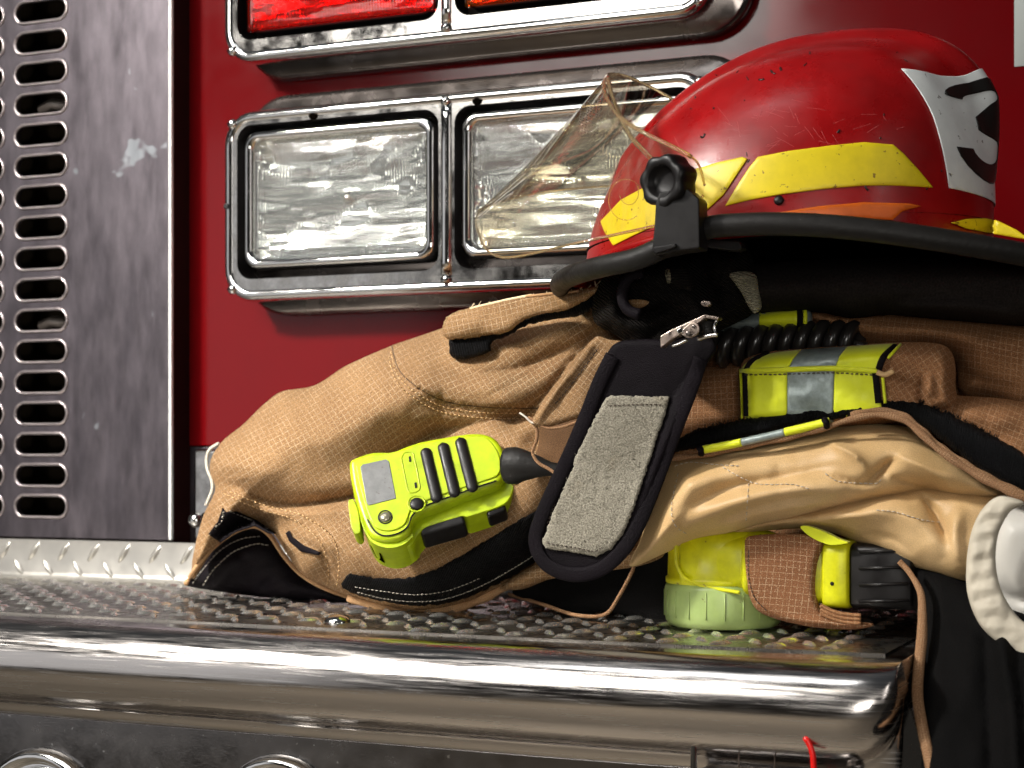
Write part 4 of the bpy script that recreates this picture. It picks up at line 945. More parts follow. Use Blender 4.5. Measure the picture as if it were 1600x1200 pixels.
cream_lo = puff('coat_liner', lower_o, lin(750, 1.0, 910, .985), .034, 45, M['cream'], coat, [
    ('r', [(1240, 815), (1330, 800), (1400, 800), (1450, 830), (1480, 875)], 22, .009), ('c', [(1440, 775), (1462, 805), (1482, 850)], 6, .012),
    ('k', [(1200, 826), (1290, 812), (1380, 800)], 8, .004), ('r', [(1500, 790), (1492, 835), (1500, 880)], 12, .006), ('c', [(1330, 838), (1390, 840), (1430, 868)], 8, .004)],
    step=4.5, back=.5, uv=15, nz=(.0016, 80, 7), wr=(.0005, 80))
cream = puff('coat_liner', upper_o, lin(660, .995, 860, .980), .042, 55, M['cream'], coat, [
    ('r', [(1010, 860), (1045, 790), (1110, 745), (1220, 725)], 26, .009), ('c', [(1075, 800), (1130, 765), (1220, 745), (1300, 728)], 16, .006),
    ('r', [(1060, 825), (1140, 788), (1250, 765), (1350, 768)], 16, .008), ('k', [(1100, 832), (1200, 800), (1300, 785), (1400, 765)], 7, .005),
    ('c', [(1120, 812), (1200, 786), (1290, 770)], 6, .004),
    ('k', [(1290, 688), (1335, 712), (1358, 742)], 7, .009), ('c', [(1358, 752), (1378, 735), (1398, 715)], 6, .012), ('k', [(1398, 710), (1440, 728), (1500, 765)], 9, .006),
    ('c', [(1300, 742), (1340, 755), (1372, 752)], 6, .006), ('c', [(1390, 745), (1430, 757), (1470, 765)], 6, .007), ('r', [(1120, 712), (1220, 700), (1300, 690)], 12, .004)],
    step=4.5, back=.5, uv=15, nz=(.0016, 80, 17), wr=(.0005, 80))
stitches('liner_stitching', [(1055, 728), (1080, 722), (1120, 726), (1160, 728)], [cream], M['thread_light'], cream, 5, 3, .00026, .0008)
stitches('liner_stitching', [(1290, 740), (1310, 752), (1370, 755), (1380, 745)], [cream], M['thread_light'], cream, 5, 3, .00026, .0008)
stitches('liner_stitching', [(1130, 730), (1180, 755), (1240, 757), (1270, 766)], [cream], M['thread_light'], cream, 5, 3, .00026, .0008)
stitches('liner_stitching', [(1370, 797), (1400, 800), (1440, 812), (1470, 816)], [cream_lo], M['thread_light'], cream, 5, 3, .00026, .0008)
stitches('liner_stitching', [(1170, 755), (1168, 790), (1166, 815)], [cream], M['thread_light'], cream, 5, 4, .00022, .0008)
stitches('liner_stitching', [(1060, 740), (1050, 790), (1055, 820), (1080, 838)], [cream], M['thread_light'], cream, 5, 4, .00022, .0008)
# brown tail of the same layer seen under the strap
low = puff('hem_underside', [(780, 918), (830, 885), (860, 870), (1000, 860), (1040, 850), (1035, 870), (1000, 884), (950, 892), (860, 905), (820, 920), (795, 922)], 1.02, .012, 14, M['tan'], coat, step=6, uv=0)
tube('loop_piping', [P(x, y, Y_) for (x, y, Y_) in crom([(795, 928, 1.05), (850, 945, 1.03), (900, 961, 1.012), (945, 960, 1.01), (968, 930, 1.01), (988, 892, 1.01), (992, 878, 1.01)], step=6)], .0012, M['piping'], coat)
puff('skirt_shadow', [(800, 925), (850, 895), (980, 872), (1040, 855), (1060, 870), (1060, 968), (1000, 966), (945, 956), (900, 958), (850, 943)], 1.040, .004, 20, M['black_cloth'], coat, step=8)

# upper right: brown collar fold
up_o = [(1250, 487), (1300, 484), (1380, 486), (1480, 492), (1610, 502), (1700, 515), (1700, 690), (1600, 650), (1540, 625), (1500, 612), (1490, 560), (1440, 545), (1380, 548), (1330, 535), (1290, 516)]
upper = puff('collar_fold', up_o, 1.035, .045, 42, M['brown'], coat, [('c', [(1340, 560), (1450, 560), (1520, 590), (1600, 610)], 16, .012), ('r', [(1300, 505), (1400, 515), (1500, 530), (1600, 545)], 16, .005), ('c', [(1490, 620), (1550, 640), (1600, 650)], 10, .006)], step=6, uv=8, nz=(.0025, 50, 8))
low_r = puff('front_panel', [(1300, 640), (1370, 610), (1430, 612), (1500, 618), (1560, 622), (1610, 630), (1700, 650), (1700, 800), (1600, 770), (1540, 720), (1460, 680), (1380, 655)], .995, .03, 40, M['brown'], coat, [('r', [(1400, 622), (1500, 640), (1600, 665)], 14, .004)], step=6, uv=18, nz=(.002, 50, 9))
mid_l = puff('inner_panel', [(1040, 600), (1080, 578), (1130, 572), (1160, 566), (1165, 600), (1160, 660), (1080, 690), (1030, 700)], 1.015, .025, 30, M['brown'], coat, step=6, uv=0)
# radio pocket with reflective trim: a rounded block
pocket = puff('radio_pocket', [(1157, 576), (1165, 560), (1200, 549), (1300, 541), (1400, 535), (1460, 536), (1482, 544), (1492, 565), (1493, 600), (1492, 640), (1440, 655), (1300, 668), (1165, 665), (1158, 630)], .995, .040, 24, M['brown'], coat,
              [('c', [(1440, 585), (1438, 610), (1440, 640)], 5, .008), ('r', [(1452, 580), (1452, 620)], 8, .004), ('c', [(1400, 588), (1420, 600), (1435, 612)], 5, .005)], step=4, uv=60, nz=(.0012, 30, 9))
edge_z = lambda x: 584 + (x - 1160) * .000
pk_t = [pocket]
def trim(name, o, mat, off=.0012, par=None, tg=None, th=.0008): return drape(name, o, tg or pk_t, mat, par or coat, off, th, step=5, smooth=False, R=4)
lt1 = trim('lime_trim', [(1158, 575), (1175, 558), (1215, 550), (1252, 546), (1240, 560), (1230, 578), (1230, 640), (1228, 660), (1165, 662), (1161, 620)], M['lime_trim'])
lt2 = trim('grey_trim', [(1252, 546), (1324, 541), (1312, 556), (1304, 578), (1302, 640), (1302, 662), (1228, 664), (1230, 640), (1230, 578), (1240, 560)], M['grey_trim'])
lt3 = trim('lime_trim', [(1324, 541), (1402, 536), (1385, 555), (1374, 578), (1372, 600), (1378, 640), (1302, 655), (1302, 640), (1304, 578), (1312, 556)], M['lime_trim'])
tube('trim_piping', line_on([(1161, 580), (1230, 578), (1304, 576), (1372, 580)], [pocket], .0022, 5), .0016, M['lime_trim'], coat)
stitches('trim_stitching', [(1165, 586), (1230, 585), (1304, 583), (1372, 587)], [pocket], M['thread_dark'], coat, 5, 2.5, .0004, .0024)
for pl_ in ([(1166, 583), (1167, 610), (1168, 650)], [(1166, 580), (1176, 565), (1200, 552)], [(1369, 583), (1371, 600), (1374, 630)], [(1374, 578), (1382, 558), (1400, 541)]):
    tube('dark_binding', line_on(pl_, [pocket], .0022, 4), .0019, M['black_nylon'], coat, nseg=8, flat=.7)
for pl_ in ([(1158, 578), (1160, 610), (1161, 655)], [(1380, 590), (1384, 630)], [(1388, 560), (1408, 538)]):
    tube('lime_edge', line_on(pl_, [pocket], .0016, 4), .0009, M['lime_trim'], coat)
tube('twist_tie', line_on([(1372, 582), (1385, 586), (1398, 580)], [pocket], .003, 4), .0015, M['thread_tan'], coat)
# trim band at collar
band = puff('collar_edge', [(1110, 500), (1150, 492), (1200, 486), (1262, 482), (1264, 512), (1200, 514), (1150, 518), (1112, 522)], 1.0, .012, 16, M['grey_trim'], coat, step=4)
drape('lime_trim', [(1186, 486), (1246, 482), (1246, 514), (1186, 516)], [band], M['lime_trim'], coat, .0008, .0005, step=4, smooth=False, R=3)
tube('dark_binding', line_on([(1250, 481), (1251, 497), (1250, 513)], [band], .001, 4), .0018, M['black_nylon'], coat)
tube('lime_edge', line_on([(1258, 482), (1259, 497), (1258, 511)], [band], .001, 4), .0013, M['lime_trim'], coat)
tube('lime_edge', [P(1125, 493, .975), P(1150, 491, .975), P(1166, 488, .975)], .0010, M['lime_trim'], coat)
# black storm flap tape and piping sweeping over the liner
tape_o = [(1044, 690), (1060, 685), (1100, 668), (1180, 652), (1250, 638), (1310, 626), (1370, 618), (1410, 620), (1450, 633), (1500, 655), (1560, 685), (1610, 715), (1700, 770), (1700, 800), (1605, 772), (1560, 748), (1520, 725), (1480, 695), (1440, 665), (1400, 648), (1360, 645), (1310, 655), (1260, 662), (1180, 680), (1100, 698), (1050, 706)]
tape = puff('storm_flap', tape_o, lin(620, .962, 780, .948), .007, 10, M['hook'], coat, [('r', [(1440, 645), (1500, 680), (1560, 712)], 20, .003)], step=4.5, rough_edge=.9, uv=-12)
fz = []
for k in range(420):   # bristles along the upper edge
    t = random.random(); L_ = [(1100, 668), (1180, 652), (1250, 638), (1310, 626), (1370, 618), (1410, 620), (1450, 633), (1500, 655), (1560, 685)]
    LL = np.array(L_, float); s = t * (len(LL) - 1); i = int(min(s, len(LL) - 2)); q = LL[i] + (LL[i + 1] - LL[i]) * (s - i)
    q = q + np.array([0, random.uniform(-1, 2)]); a = random.gauss(-1.5, .45); L = random.uniform(2.5, 6)
    fz.append(tube_geo([P(q[0], q[1], .958), P(q[0] + L * math.cos(a), q[1] + L * math.sin(a), .957)], .00020, 4, caps=False))
V, Fc = merge(fz); tg_ = mesh('bristles', V, Fc, M['black_plastic'], tape)
pip = [(1040, 716), (1090, 712), (1160, 698), (1230, 684), (1290, 668), (1330, 655), (1370, 648), (1410, 655), (1440, 678), (1470, 705), (1520, 738), (1570, 765), (1610, 782)]
pf = lambda i, n: .952 - .010 * i / n
pc = crom(pip, step=5)
tube('piping', [P(x, y, pf(i, len(pc))) for i, (x, y) in enumerate(pc)], [.0017 + .0003 * math.sin(i * .55) + .0006 * max(0, (x - 1300) / 300) for i, (x, y) in enumerate(pc)], M['piping'], coat, nseg=10)
pc2 = crom([(x, y - 7) for x, y in pip[5:]], step=5)
tube('piping', [P(x, y, .951 - .009 * i / len(pc2)) for i, (x, y) in enumerate(pc2)], [.0016 + .0003 * math.sin(i * .8) for i in range(len(pc2))], M['piping'], coat, nseg=8)
lt = [(1092, 704), (1140, 695), (1190, 684), (1250, 670), (1296, 659)]
lc = crom(lt, step=4); Lx = lambda a, b: [P(x, y, .9475) for x, y in lc if a <= x <= b]
tube('lime_trim', Lx(1092, 1160), .0024, M['lime_trim'], coat, nseg=8); tube('grey_trim', Lx(1156, 1228), .0023, M['grey_trim'], coat, nseg=8); tube('lime_trim', Lx(1224, 1297), .0025, M['lime_trim'], coat, nseg=8)
for x0, y0 in ((1095, 703), (1291, 660)): tube('dark_binding', [P(x0 - 3, y0 - 5, .946), P(x0, y0, .9445), P(x0 + 1, y0 + 7, .947)], .0019, M['black_nylon'], coat)
# gathered off-white cuff at the far right
gath = [(1562, 775), (1535, 795), (1518, 830), (1510, 880), (1512, 930), (1530, 975), (1560, 1005), (1610, 1035), (1660, 1060), (1670, 1010), (1625, 985), (1592, 965), (1566, 925), (1556, 880), (1560, 835), (1578, 800), (1600, 785)]
gather = puff('gathered_cuff', gath, .926, .004, 12, pbr('offwhite_binding_smooth', (.60, .54, .43), .6, var=(40, .8), bump=(900, .2, .0003)), coat, [(('c', 'k')[k % 2], [(1500, 790 + k * 15 + 9 * (k % 3)), (1535, 786 + k * 15), (1575, 780 + k * 15 + 6 * (k % 2))], 5 + k % 3, .0009) for k in range(17)], step=4, uv=70, nz=(.0012, 24, 10))

# black lining hanging over the bumper end
hang = puff('hanging_lining', [(1425, 885), (1500, 895), (1560, 940), (1700, 1000), (1700, 1260), (1450, 1260), (1440, 1180), (1434, 1100), (1438, 1000), (1440, 935)], lin(880, .99, 1250, .86), .02, 40, M['black_cloth'], coat, [('r', [(1565, 1000), (1580, 1100), (1590, 1250)], 12, .01, 0), ('c', [(1540, 1000), (1550, 1250)], 12, .008, 0)], step=8, nz=(.003, 70, 11))
hp = crom([(1405, 877), (1420, 893), (1438, 925), (1441, 960), (1440, 1000), (1435, 1050), (1434, 1090), (1442, 1140), (1452, 1185), (1460, 1230)], step=6)
tube('hanging_piping', [P(x, y, .955 - .10 * max(0, (y - 885)) / 350) for x, y in hp], [.0016 + .0013 * min(1, max(0, (y - 900) / 100)) for x, y in hp], M['piping'], coat, nseg=10)
_unused = crom([(1558, 1010), (1575, 1060), (1585, 1130), (1600, 1230)], step=8)

# strap holding the flashlight (part of the coat)
# collar roll under the helmet
roll = puff('collar', [(1120, 420), (1180, 412), (1300, 405), (1420, 400), (1600, 400), (1700, 405), (1700, 515), (1600, 510), (1480, 500), (1390, 492), (1330, 498), (1280, 488), (1200, 490), (1150, 492), (1120, 470)], 1.01, .055, 42, M['collar_cloth'], coat, [('c', [(1350, 478), (1440, 466), (1530, 468), (1600, 485)], 5, .006), ('r', [(1370, 488), (1450, 478), (1540, 482), (1600, 498)], 9, .004)], step=7, nz=(.0015, 50, 12))

# closure strap with felt patch
strap_o = [(957, 540), (1000, 530), (1060, 530), (1105, 520), (1120, 545), (1100, 575), (1083, 610), (1062, 665), (1040, 720), (1018, 780), (1000, 825), (978, 862), (950, 890), (918, 903), (885, 902), (855, 890), (837, 868), (833, 838), (842, 805), (860, 765), (885, 710), (908, 655), (930, 600)]
strap = puff('closure_strap', strap_o, lin(540, .930, 900, .945), .0035, 6, M['black_nylon'], coat, [('r', [(1090, 540), (1060, 640), (1020, 740), (985, 830)], 14, .003), ('c', [(1090, 560), (1040, 640)], 12, .003)], step=4.5, uv=-22)
bind_o = [(1096, 560), (1083, 600), (1062, 655), (1040, 715), (1016, 778), (998, 820), (975, 858), (945, 886), (915, 897), (885, 896), (858, 884), (841, 862), (838, 836), (850, 800), (868, 760), (892, 708), (915, 655), (936, 602), (958, 556)]
bc = crom(bind_o, step=5)
tube('strap_binding', [h - Vector((0, .0012, 0)) for h in line_on(bind_o, [strap], .0, 5, .945)], .0044, M['black_nylon'], strap, nseg=12, flat=.26)
felt = drape('felt_patch', [(947, 621), (958, 618), (1000, 619), (1046, 620), (1040, 645), (1025, 690), (1010, 735), (990, 795), (975, 833), (955, 858), (932, 870), (900, 864), (852, 857), (848, 846), (862, 805), (885, 752), (894, 735), (898, 715), (920, 672)], [strap], M['felt'], strap, .0012, .0016, step=4.5, smooth=False, uv=10, rough_edge=.7, R=5, nz=(.0006, 4, 3))
stitches('felt_stitching', [(855, 848), (900, 856), (930, 861), (945, 852)], [felt], M['thread_dark'], felt, 4, 3, .00028, .0008)
stitches('felt_stitching', [(952, 634), (1000, 632), (1036, 632)], [felt], M['thread_dark'], felt, 4, 3, .00028, .0006)
stitches('strap_stitching', [(958, 575), (935, 630), (905, 700), (872, 775), (855, 820)], [strap], M['thread_dark'], strap, 4, 3, .0003, .0006)
fz = []
for k in range(900):
    x = random.uniform(850, 1045); y = random.uniform(620, 865)
    if not inside(np.array([[x, y]]), np.array([(950, 620), (1044, 621), (1022, 690), (975, 830), (932, 868), (852, 856), (860, 810), (897, 716)]))[0]: continue
    h_, _ = hit([bvh_of(felt)], x, y, .94); a = random.uniform(0, 6.28); L = random.uniform(.0008, .0022)
    fz.append(tube_geo([h_, h_ + Vector((L * .6 * math.cos(a), -.0007, L * .6 * math.sin(a))), h_ + Vector((L * math.cos(a), -.0004, L * math.sin(a)))], .00012, 3, caps=False))
V, Fc = merge(fz); mesh('felt_fuzz', V, Fc, M['felt'], felt)

# ------------------------------------------------------------------ knit glove bundle under the brim
glove = thing('work_glove', 'crumpled black knit glove with cream cuff bands bundled under the helmet brim', 'glove', P(1040, 500, .95))
gk = puff('glove_body', [(925, 475), (935, 445), (960, 415), (1000, 400), (1060, 392), (1130, 380), (1165, 385), (1180, 420), (1185, 460), (1175, 490), (1150, 505), (1120, 520), (1080, 545), (1040, 562), (1010, 560), (985, 540), (955, 520), (930, 505)], .965, .035, 40, M['knit'], glove,
          [('c', [(985, 440), (975, 465), (985, 485), (1020, 490), (1050, 470)], 9, .020), ('r', [(965, 435), (955, 470), (975, 505), (1020, 515)], 12, .008), ('r', [(1060, 430), (1080, 470), (1110, 500)], 18, .008), ('c', [(1090, 400), (1110, 450), (1130, 490)], 10, .012), ('r', [(1140, 400), (1150, 440)], 14, .006), ('c', [(1000, 540), (1050, 500), (1090, 480)], 8, .008)], step=4.5, nz=(.003, 30, 13), uv=35)
tube('finger_loop', [P(x, y, .915) for x, y in crom([(1005, 425), (985, 432), (974, 450), (973, 470), (982, 485), (1000, 492)], step=4)], .0032, M['black_nylon'], glove, nseg=10)
drape('loop_lining', [(979, 470), (1000, 468), (1014, 472), (1005, 480), (990, 482)], [gk], M['tan'], glove, .001, .0006, step=4)
fg = puff('glove_finger', [(1041, 425), (1050, 418), (1075, 420), (1085, 440), (1080, 455), (1055, 448), (1044, 442)], .925, .010, 12, M['knit'], glove, step=4)
drape('cream_band', [(1039, 423), (1046, 421), (1048, 440), (1043, 443)], [fg, gk], M['cream_knit'], glove, .001, .0008, step=3)
cb = puff('cream_cuff', [(1140, 428), (1165, 424), (1181, 430), (1186, 455), (1190, 480), (1180, 490), (1170, 480), (1160, 460), (1150, 445)], .925, .010, 12, M['cream_knit'], glove, [('c', [(1165, 430), (1162, 450), (1172, 478)], 4, .005)], step=3.5, uv=20)
# ------------------------------------------------------------------ metal clip
clip = thing('strap_clip', 'worn metal strap clip hanging in front of the black knit glove', 'clip', P(1075, 515, .91))
def slab(name, o, Yf, Yk, mat, parent, bevel=.0006, smooth_o=False, step=4):
    """a plate cut to the outline, from depth Yf back to Yk"""
    ol = crom(o, True, step, smooth_o); n = len(ol); F_ = Pn(ol, Yf); B_ = F_.copy(); B_[:, 1] = Yk
    Fc = [tuple(range(n)), tuple(range(2 * n - 1, n - 1, -1))] + [(i, (i + 1) % n, n + (i + 1) % n, n + i) for i in range(n)]
    return mesh(name, np.concatenate([F_, B_]), Fc, mat, parent, bevel=bevel)
slab('lever', [(1031, 525), (1048, 515), (1086, 498), (1100, 491), (1124, 495), (1122, 500), (1102, 497), (1088, 507), (1066, 521), (1050, 530), (1032, 544)], .905, .912, M['clip_metal'], clip)
slab('pivot_plate', [(1066, 515), (1080, 503), (1090, 506), (1092, 518), (1084, 526), (1074, 528), (1064, 522)], .903, .905, M['clip_metal'], clip, smooth_o=True)
dome('rivet', P(1075, 521, .9025), .0014, .0006, (0, -1, 0), M['dark_chrome'], clip)
dome('rivet', P(1084, 510, .9025), .0011, .0006, (0, -1, 0), M['dark_chrome'], clip)
tube('wire_loop', [P(x, y, .909) for x, y in crom([(1090, 530), (1096, 528), (1110, 524), (1121, 523)], step=3)], .0012, M['chrome'], clip)
tube('wire_loop', [P(x, y, .909) for x, y in crom([(1050, 541), (1062, 537), (1073, 531)], step=3)], .0009, M['chrome'], clip)
tube('wire_loop', [P(x, y, .909) for x, y in crom([(1120, 500), (1116, 512), (1120, 523)], step=3)], .0009, M['chrome'], clip)
sp_ = []
for k in range(7): sp_.append(tube_geo([P(1092 + 1.2 * k * .2, 502 + k * 3.6, .912), P(1104, 504 + k * 3.6, .909), P(1116, 502 + k * 3.6, .912)], .0011, 6))
V, Fc = merge(sp_); mesh('ribbed_grip', V, Fc, M['black_rubber'], clip)
slab('spring_clip', [(1056, 515), (1064, 511), (1068, 519), (1060, 523)], .9025, .905, M['chrome'], clip)
slab('ring_tab', [(1095, 471), (1108, 470), (1110, 476), (1103, 479), (1096, 477)], .914, .918, M['clip_metal'], clip, smooth_o=True)

# ------------------------------------------------------------------ coiled cord
cord = thing('coiled_cord', 'black coiled microphone cord tucked between the collar edge and the reflective pocket', 'cord', P(1230, 530, 1.0))
pts = []; turns = 10
for k in range(turns * 18 + 1):
    t = k / (turns * 18); a = t * turns * 2 * math.pi
    x = 1115 + 235 * t; yc = 545 - 10 * t - 6 * math.sin(t * 3)
    c = P(x, yc, .995); pts.append(c + Vector((.0012 * math.sin(a), -.0085 * math.cos(a), .0085 * math.sin(a))))
tube('cord_coil', pts, .0041, pbr('cord_rubber', (.016, .014, .013), .3, coat=.3), cord, nseg=8)

# ------------------------------------------------------------------ hand microphone (lime)
mic = thing('speaker_microphone', 'lime green handheld radio microphone with three black speaker slots resting on the tan sleeve', 'radio microphone', P(680, 790, .99))
th_ = math.radians(15.5); be = math.radians(33)
er, eu, eb = RT, UP, -FW
nrm = (eb * math.cos(be) + eu * math.sin(be)).normalized()
v0 = (eu * math.cos(be) - eb * math.sin(be)).normalized(); u0 = er
uu = u0 * math.cos(th_) + v0 * math.sin(th_); vv = -u0 * math.sin(th_) + v0 * math.cos(th_)
nrm = (nrm + uu * -.10).normalized(); uu = (uu - nrm * uu.dot(nrm)).normalized(); vv = nrm.cross(uu)
mo = P(680, 765, .955)
def on_face(px, py, h=0):
    d = ray(px, py); t = (mo + nrm * h - CAM).dot(nrm) / d.dot(nrm); return CAM + d * t
def fslab(name, o, h0, h1, mat, parent, bevel=.0015, smooth_o=True, step=3, taper=0, seg=3, hp=None):
    """outline in px at height hp (default h1) extruded from h0 to h1 along the face normal"""
    ol = crom(o, True, step, smooth_o); n = len(ol); F_ = [on_face(x, y, h1 if hp is None else hp) + nrm * ((h1 - hp) if hp is not None else 0) for x, y in ol]
    c = sum(F_, Vector()) / n
    B_ = [p - nrm * (h1 - h0) + (c - p) * -taper for p in F_]
    Fc = [tuple(range(n)), tuple(range(2 * n - 1, n - 1, -1))] + [(i, (i + 1) % n, n + (i + 1) % n, n + i) for i in range(n)]
    return mesh(name, [tuple(p) for p in F_ + B_], Fc, mat, parent, bevel=bevel, seg=seg)
body_o = [(545, 722), (549, 716), (575, 706), (592, 704), (612, 704), (650, 690), (700, 680), (738, 675), (760, 677), (776, 686), (786, 702), (790, 722), (786, 745), (776, 756), (720, 776), (660, 800), (646, 812), (640, 830), (622, 842), (598, 844), (578, 836), (566, 815), (556, 785), (548, 750)]
mb = fslab('mic_body', body_o, -.028, 0, M['lime'], mic, bevel=.0035, seg=4)
# side skirt: lower chassis a bit larger to the lower side
skirt = fslab('mic_chassis', [(549, 735), (600, 712), (760, 690), (792, 700), (803, 730), (800, 762), (786, 782), (728, 802), (722, 800), (664, 818), (650, 832), (640, 846), (612, 852), (590, 848), (568, 825)], -.030, -.0085, M['lime'], mic, bevel=.003, seg=3, hp=-.004)
fslab('face_plate', [(556, 728), (562, 722), (592, 712), (650, 700), (740, 682), (758, 684), (770, 694), (780, 712), (782, 735), (774, 746), (720, 764), (654, 788), (642, 798), (634, 818), (620, 828), (600, 830), (584, 822), (574, 800), (562, 760)], -.001, .0010, M['lime'], mic, bevel=.0008, hp=0)
# groove line around the face plate
gl = crom([(574, 812), (586, 830), (600, 837), (620, 834), (636, 824), (644, 806), (656, 794), (720, 770), (776, 751)], step=3)
tube('face_groove', [on_face(x, y, .0004) for x, y in gl], .0005, M['black_plastic'], mic)
fslab('display', [(563, 730), (567, 726), (603, 718), (608, 721), (619, 779), (576, 790), (573, 786)], .0006, .0014, M['screen'], mic, bevel=.0003, smooth_o=False, hp=.001)
def capsule(name, x0, y0, x1, y1, r, mat, parent, h=.0012, hh=.002):
    a, b_ = on_face(x0, y0, h), on_face(x1, y1, h); n = 36; pts_ = []; rs = []
    d = (b_ - a); L = d.length; d.normalize()
    for k in range(n + 1):
        t = k / n; s = math.sin(min(t, 1 - t) * math.pi / .36) if min(t, 1 - t) < .18 else 1
        pts_.append(a + d * L * t); e_ = r / L; rs.append(max(.0006, r * math.sqrt(max(0, 1 - (max(0, e_ - min(t, 1 - t)) / e_) ** 2))))
    V, Fc = tube_geo(pts_, rs, 14, True, 1.0)
    V = [v - nrm * ((v - mo).dot(nrm) - h) * .45 for v in map(Vector, V)]
    return mesh(name, [tuple(v) for v in V], Fc, mat, parent)
for (x0, y0, x1, y1) in ((664, 700, 684, 785), (691, 692, 712, 777), (718, 684, 740, 769)):
    capsule('speaker_slot', x0, y0, x1, y1, .0037, M['black_plastic'], mic)
    L1 = [(x0 - 5, y0 - 3), (x1 - 12, y1 - 2), (x1 + 2, y1 + 6), (x1 + 13, y1 - 6), (x0 + 12, y0 - 2), (x0 + 2, y0 - 9)]
dome('function_button', on_face(651, 787, .001), .0043, .0014, nrm, M['black_plastic'], mic)
tube('button_rim', [on_face(651 + 13.5 * math.cos(a), 787 + 12.5 * math.sin(a), .001) for a in np.linspace(0, 2 * math.pi, 26)], .0006, M['lime'], mic)
dome('indicator_lamp', on_face(602, 808, .001), .0036, .0018, nrm, M['jewel'], mic)
tube('lamp_rim', [on_face(602 + 10.5 * math.cos(a), 808 + 10 * math.sin(a), .001) for a in np.linspace(0, 2 * math.pi, 26)], .0005, M['black_plastic'], mic)
tube('slot_frame', [on_face(x, y, .001) for x, y in crom([(627, 716), (631, 708), (640, 706), (646, 710), (656, 762), (652, 768), (642, 770), (637, 765), (627, 716)], step=3)], .0005, M['lime'], mic)
for (x, y) in ((640, 718), (649, 759)):
    fslab('sound_hole', [(x - 1.5, y - 4), (x + 1.5, y - 5), (x + 2.5, y + 3), (x - .5, y + 4)], .0008, .0016, M['black_plastic'], mic, bevel=.0002, smooth_o=False, hp=.001)
# push to talk pads on the lower side wall
def side_pt(px, py, k):
    """a point on the lower side: face edge px shifted down the body by k (m)"""
    return on_face(px, py, 0) - nrm * k
def sidepad(name, A, B, k0, k1, mat, out=.002):
    a0, b0 = side_pt(*A, k0), side_pt(*B, k0); a1, b1 = side_pt(*A, k1), side_pt(*B, k1)
    o_ = -vv * out; V = [a0 + o_, b0 + o_, b1 + o_, a1 + o_, a0 + vv * .004, b0 + vv * .004, b1 + vv * .004, a1 + vv * .004]
    return mesh(name, [tuple(p) for p in V], [(0, 1, 2, 3), (4, 7, 6, 5), (0, 4, 5, 1), (1, 5, 6, 2), (2, 6, 7, 3), (3, 7, 4, 0)], mat, mic, bevel=.002, seg=3)
sidepad('talk_button', (652, 816), (722, 796), .009, .027, M['black_plastic'], .0045)
sidepad('side_button', (757, 788), (787, 776), .010, .024, M['black_plastic'], .0035)
# lower left corner wrap and end cap
capv = [on_face(x, y, -.004) for x, y in crom([(566, 822), (580, 846), (604, 856), (628, 852), (646, 838)], step=3)]
capn = len(capv)
V = [tuple(p) for p in capv] + [tuple(p - nrm * .027) for p in capv] + [tuple(p + vv * .008) for p in capv] + [tuple(p - nrm * .027 + vv * .008) for p in capv]
Fc = [(i, i + 1, capn + i + 1, capn + i) for i in range(capn - 1)] + [(i + 1, i, 2 * capn + i, 2 * capn + i + 1) for i in range(capn - 1)] + [(capn + i, capn + i + 1, 3 * capn + i + 1, 3 * capn + i) for i in range(capn - 1)] + [(0, capn, 3 * capn, 2 * capn), (capn - 1, 3 * capn - 1, 4 * capn - 1, 2 * capn - 1)]
mesh('end_cap', V, Fc, M['lime'], mic, bevel=.0016)
nb = fslab('side_knob', [(544, 782), (552, 780), (560, 800), (563, 830), (556, 834), (549, 824)], -.020, -.006, M['lime'], mic, bevel=.002, hp=-.006)
wa = [on_face(x, y, -.004) - nrm * k + vv * -.0016 for (x, y, k) in ((574, 838, .010), (590, 850, .010), (592, 852, .021), (578, 842, .021))]
mesh('strap_slot', [tuple(p) for p in wa] + [tuple(p + vv * .003) for p in wa], [(0, 1, 2, 3), (7, 6, 5, 4), (0, 4, 5, 1), (1, 5, 6, 2), (2, 6, 7, 3), (3, 7, 4, 0)], M['black_void'], mic)
# cable end
fslab('cable_shroud', [(787, 702), (797, 703), (806, 730), (810, 748), (800, 752), (792, 730)], -.016, -.004, M['lime'], mic, bevel=.002, hp=-.004)
cbp = crom([(792, 728, .958), (815, 727, .956), (838, 728, .956), (860, 731, .957), (885, 736, .96)], step=4)
cb_n = 20; cbl = [P(*q) for q in resamp_lin([(794, 728, .958), (815, 727, .956), (838, 729, .956), (862, 733, .957), (890, 738, .96)], cb_n)]
tube('cable_boot', cbl, [max(.0042, .0112 - .0085 * max(0, k - 3) / 13) for k in range(cb_n)], M['black_rubber'], mic, nseg=20, flat=.8)
dome('boot_stud', P(818, 712, .955), .0038, .0022, (nrm.x, nrm.y, nrm.z), M['black_rubber'], mic)

# ------------------------------------------------------------------ flashlight
fl = thing('flashlight', 'yellow flashlight with pale green lens ring tucked under the coat at the bumper edge', 'flashlight', P(1135, 985, .97))
FY = 1.0
lc_ = P(1130, 940, FY)
def lathe(name, c, prof, mat, parent, n=48, **k):
    rings = [[(c.x + r * math.cos(2 * math.pi * j / n), c.y + r * math.sin(2 * math.pi * j / n), z) for j in range(n)] for r, z in prof]
    return loft(name, rings, mat, parent, **k)
rr0 = (P(1222, 940, FY).x - P(1043, 940, FY).x) / 2 * .985
zb_ = TZ + .0025; zt_ = P(1130, 917, FY - rr0).z
ringo = lathe('lens_ring', Vector((lc_.x, FY, 0)), [(rr0 * .86, zb_), (rr0 * .93, zb_ + .001), (rr0 * .985, zb_ + .004), (rr0, zb_ + .009), (rr0, zt_ - .003), (rr0 * .97, zt_)], M['glow_ring'], fl)
gr = []
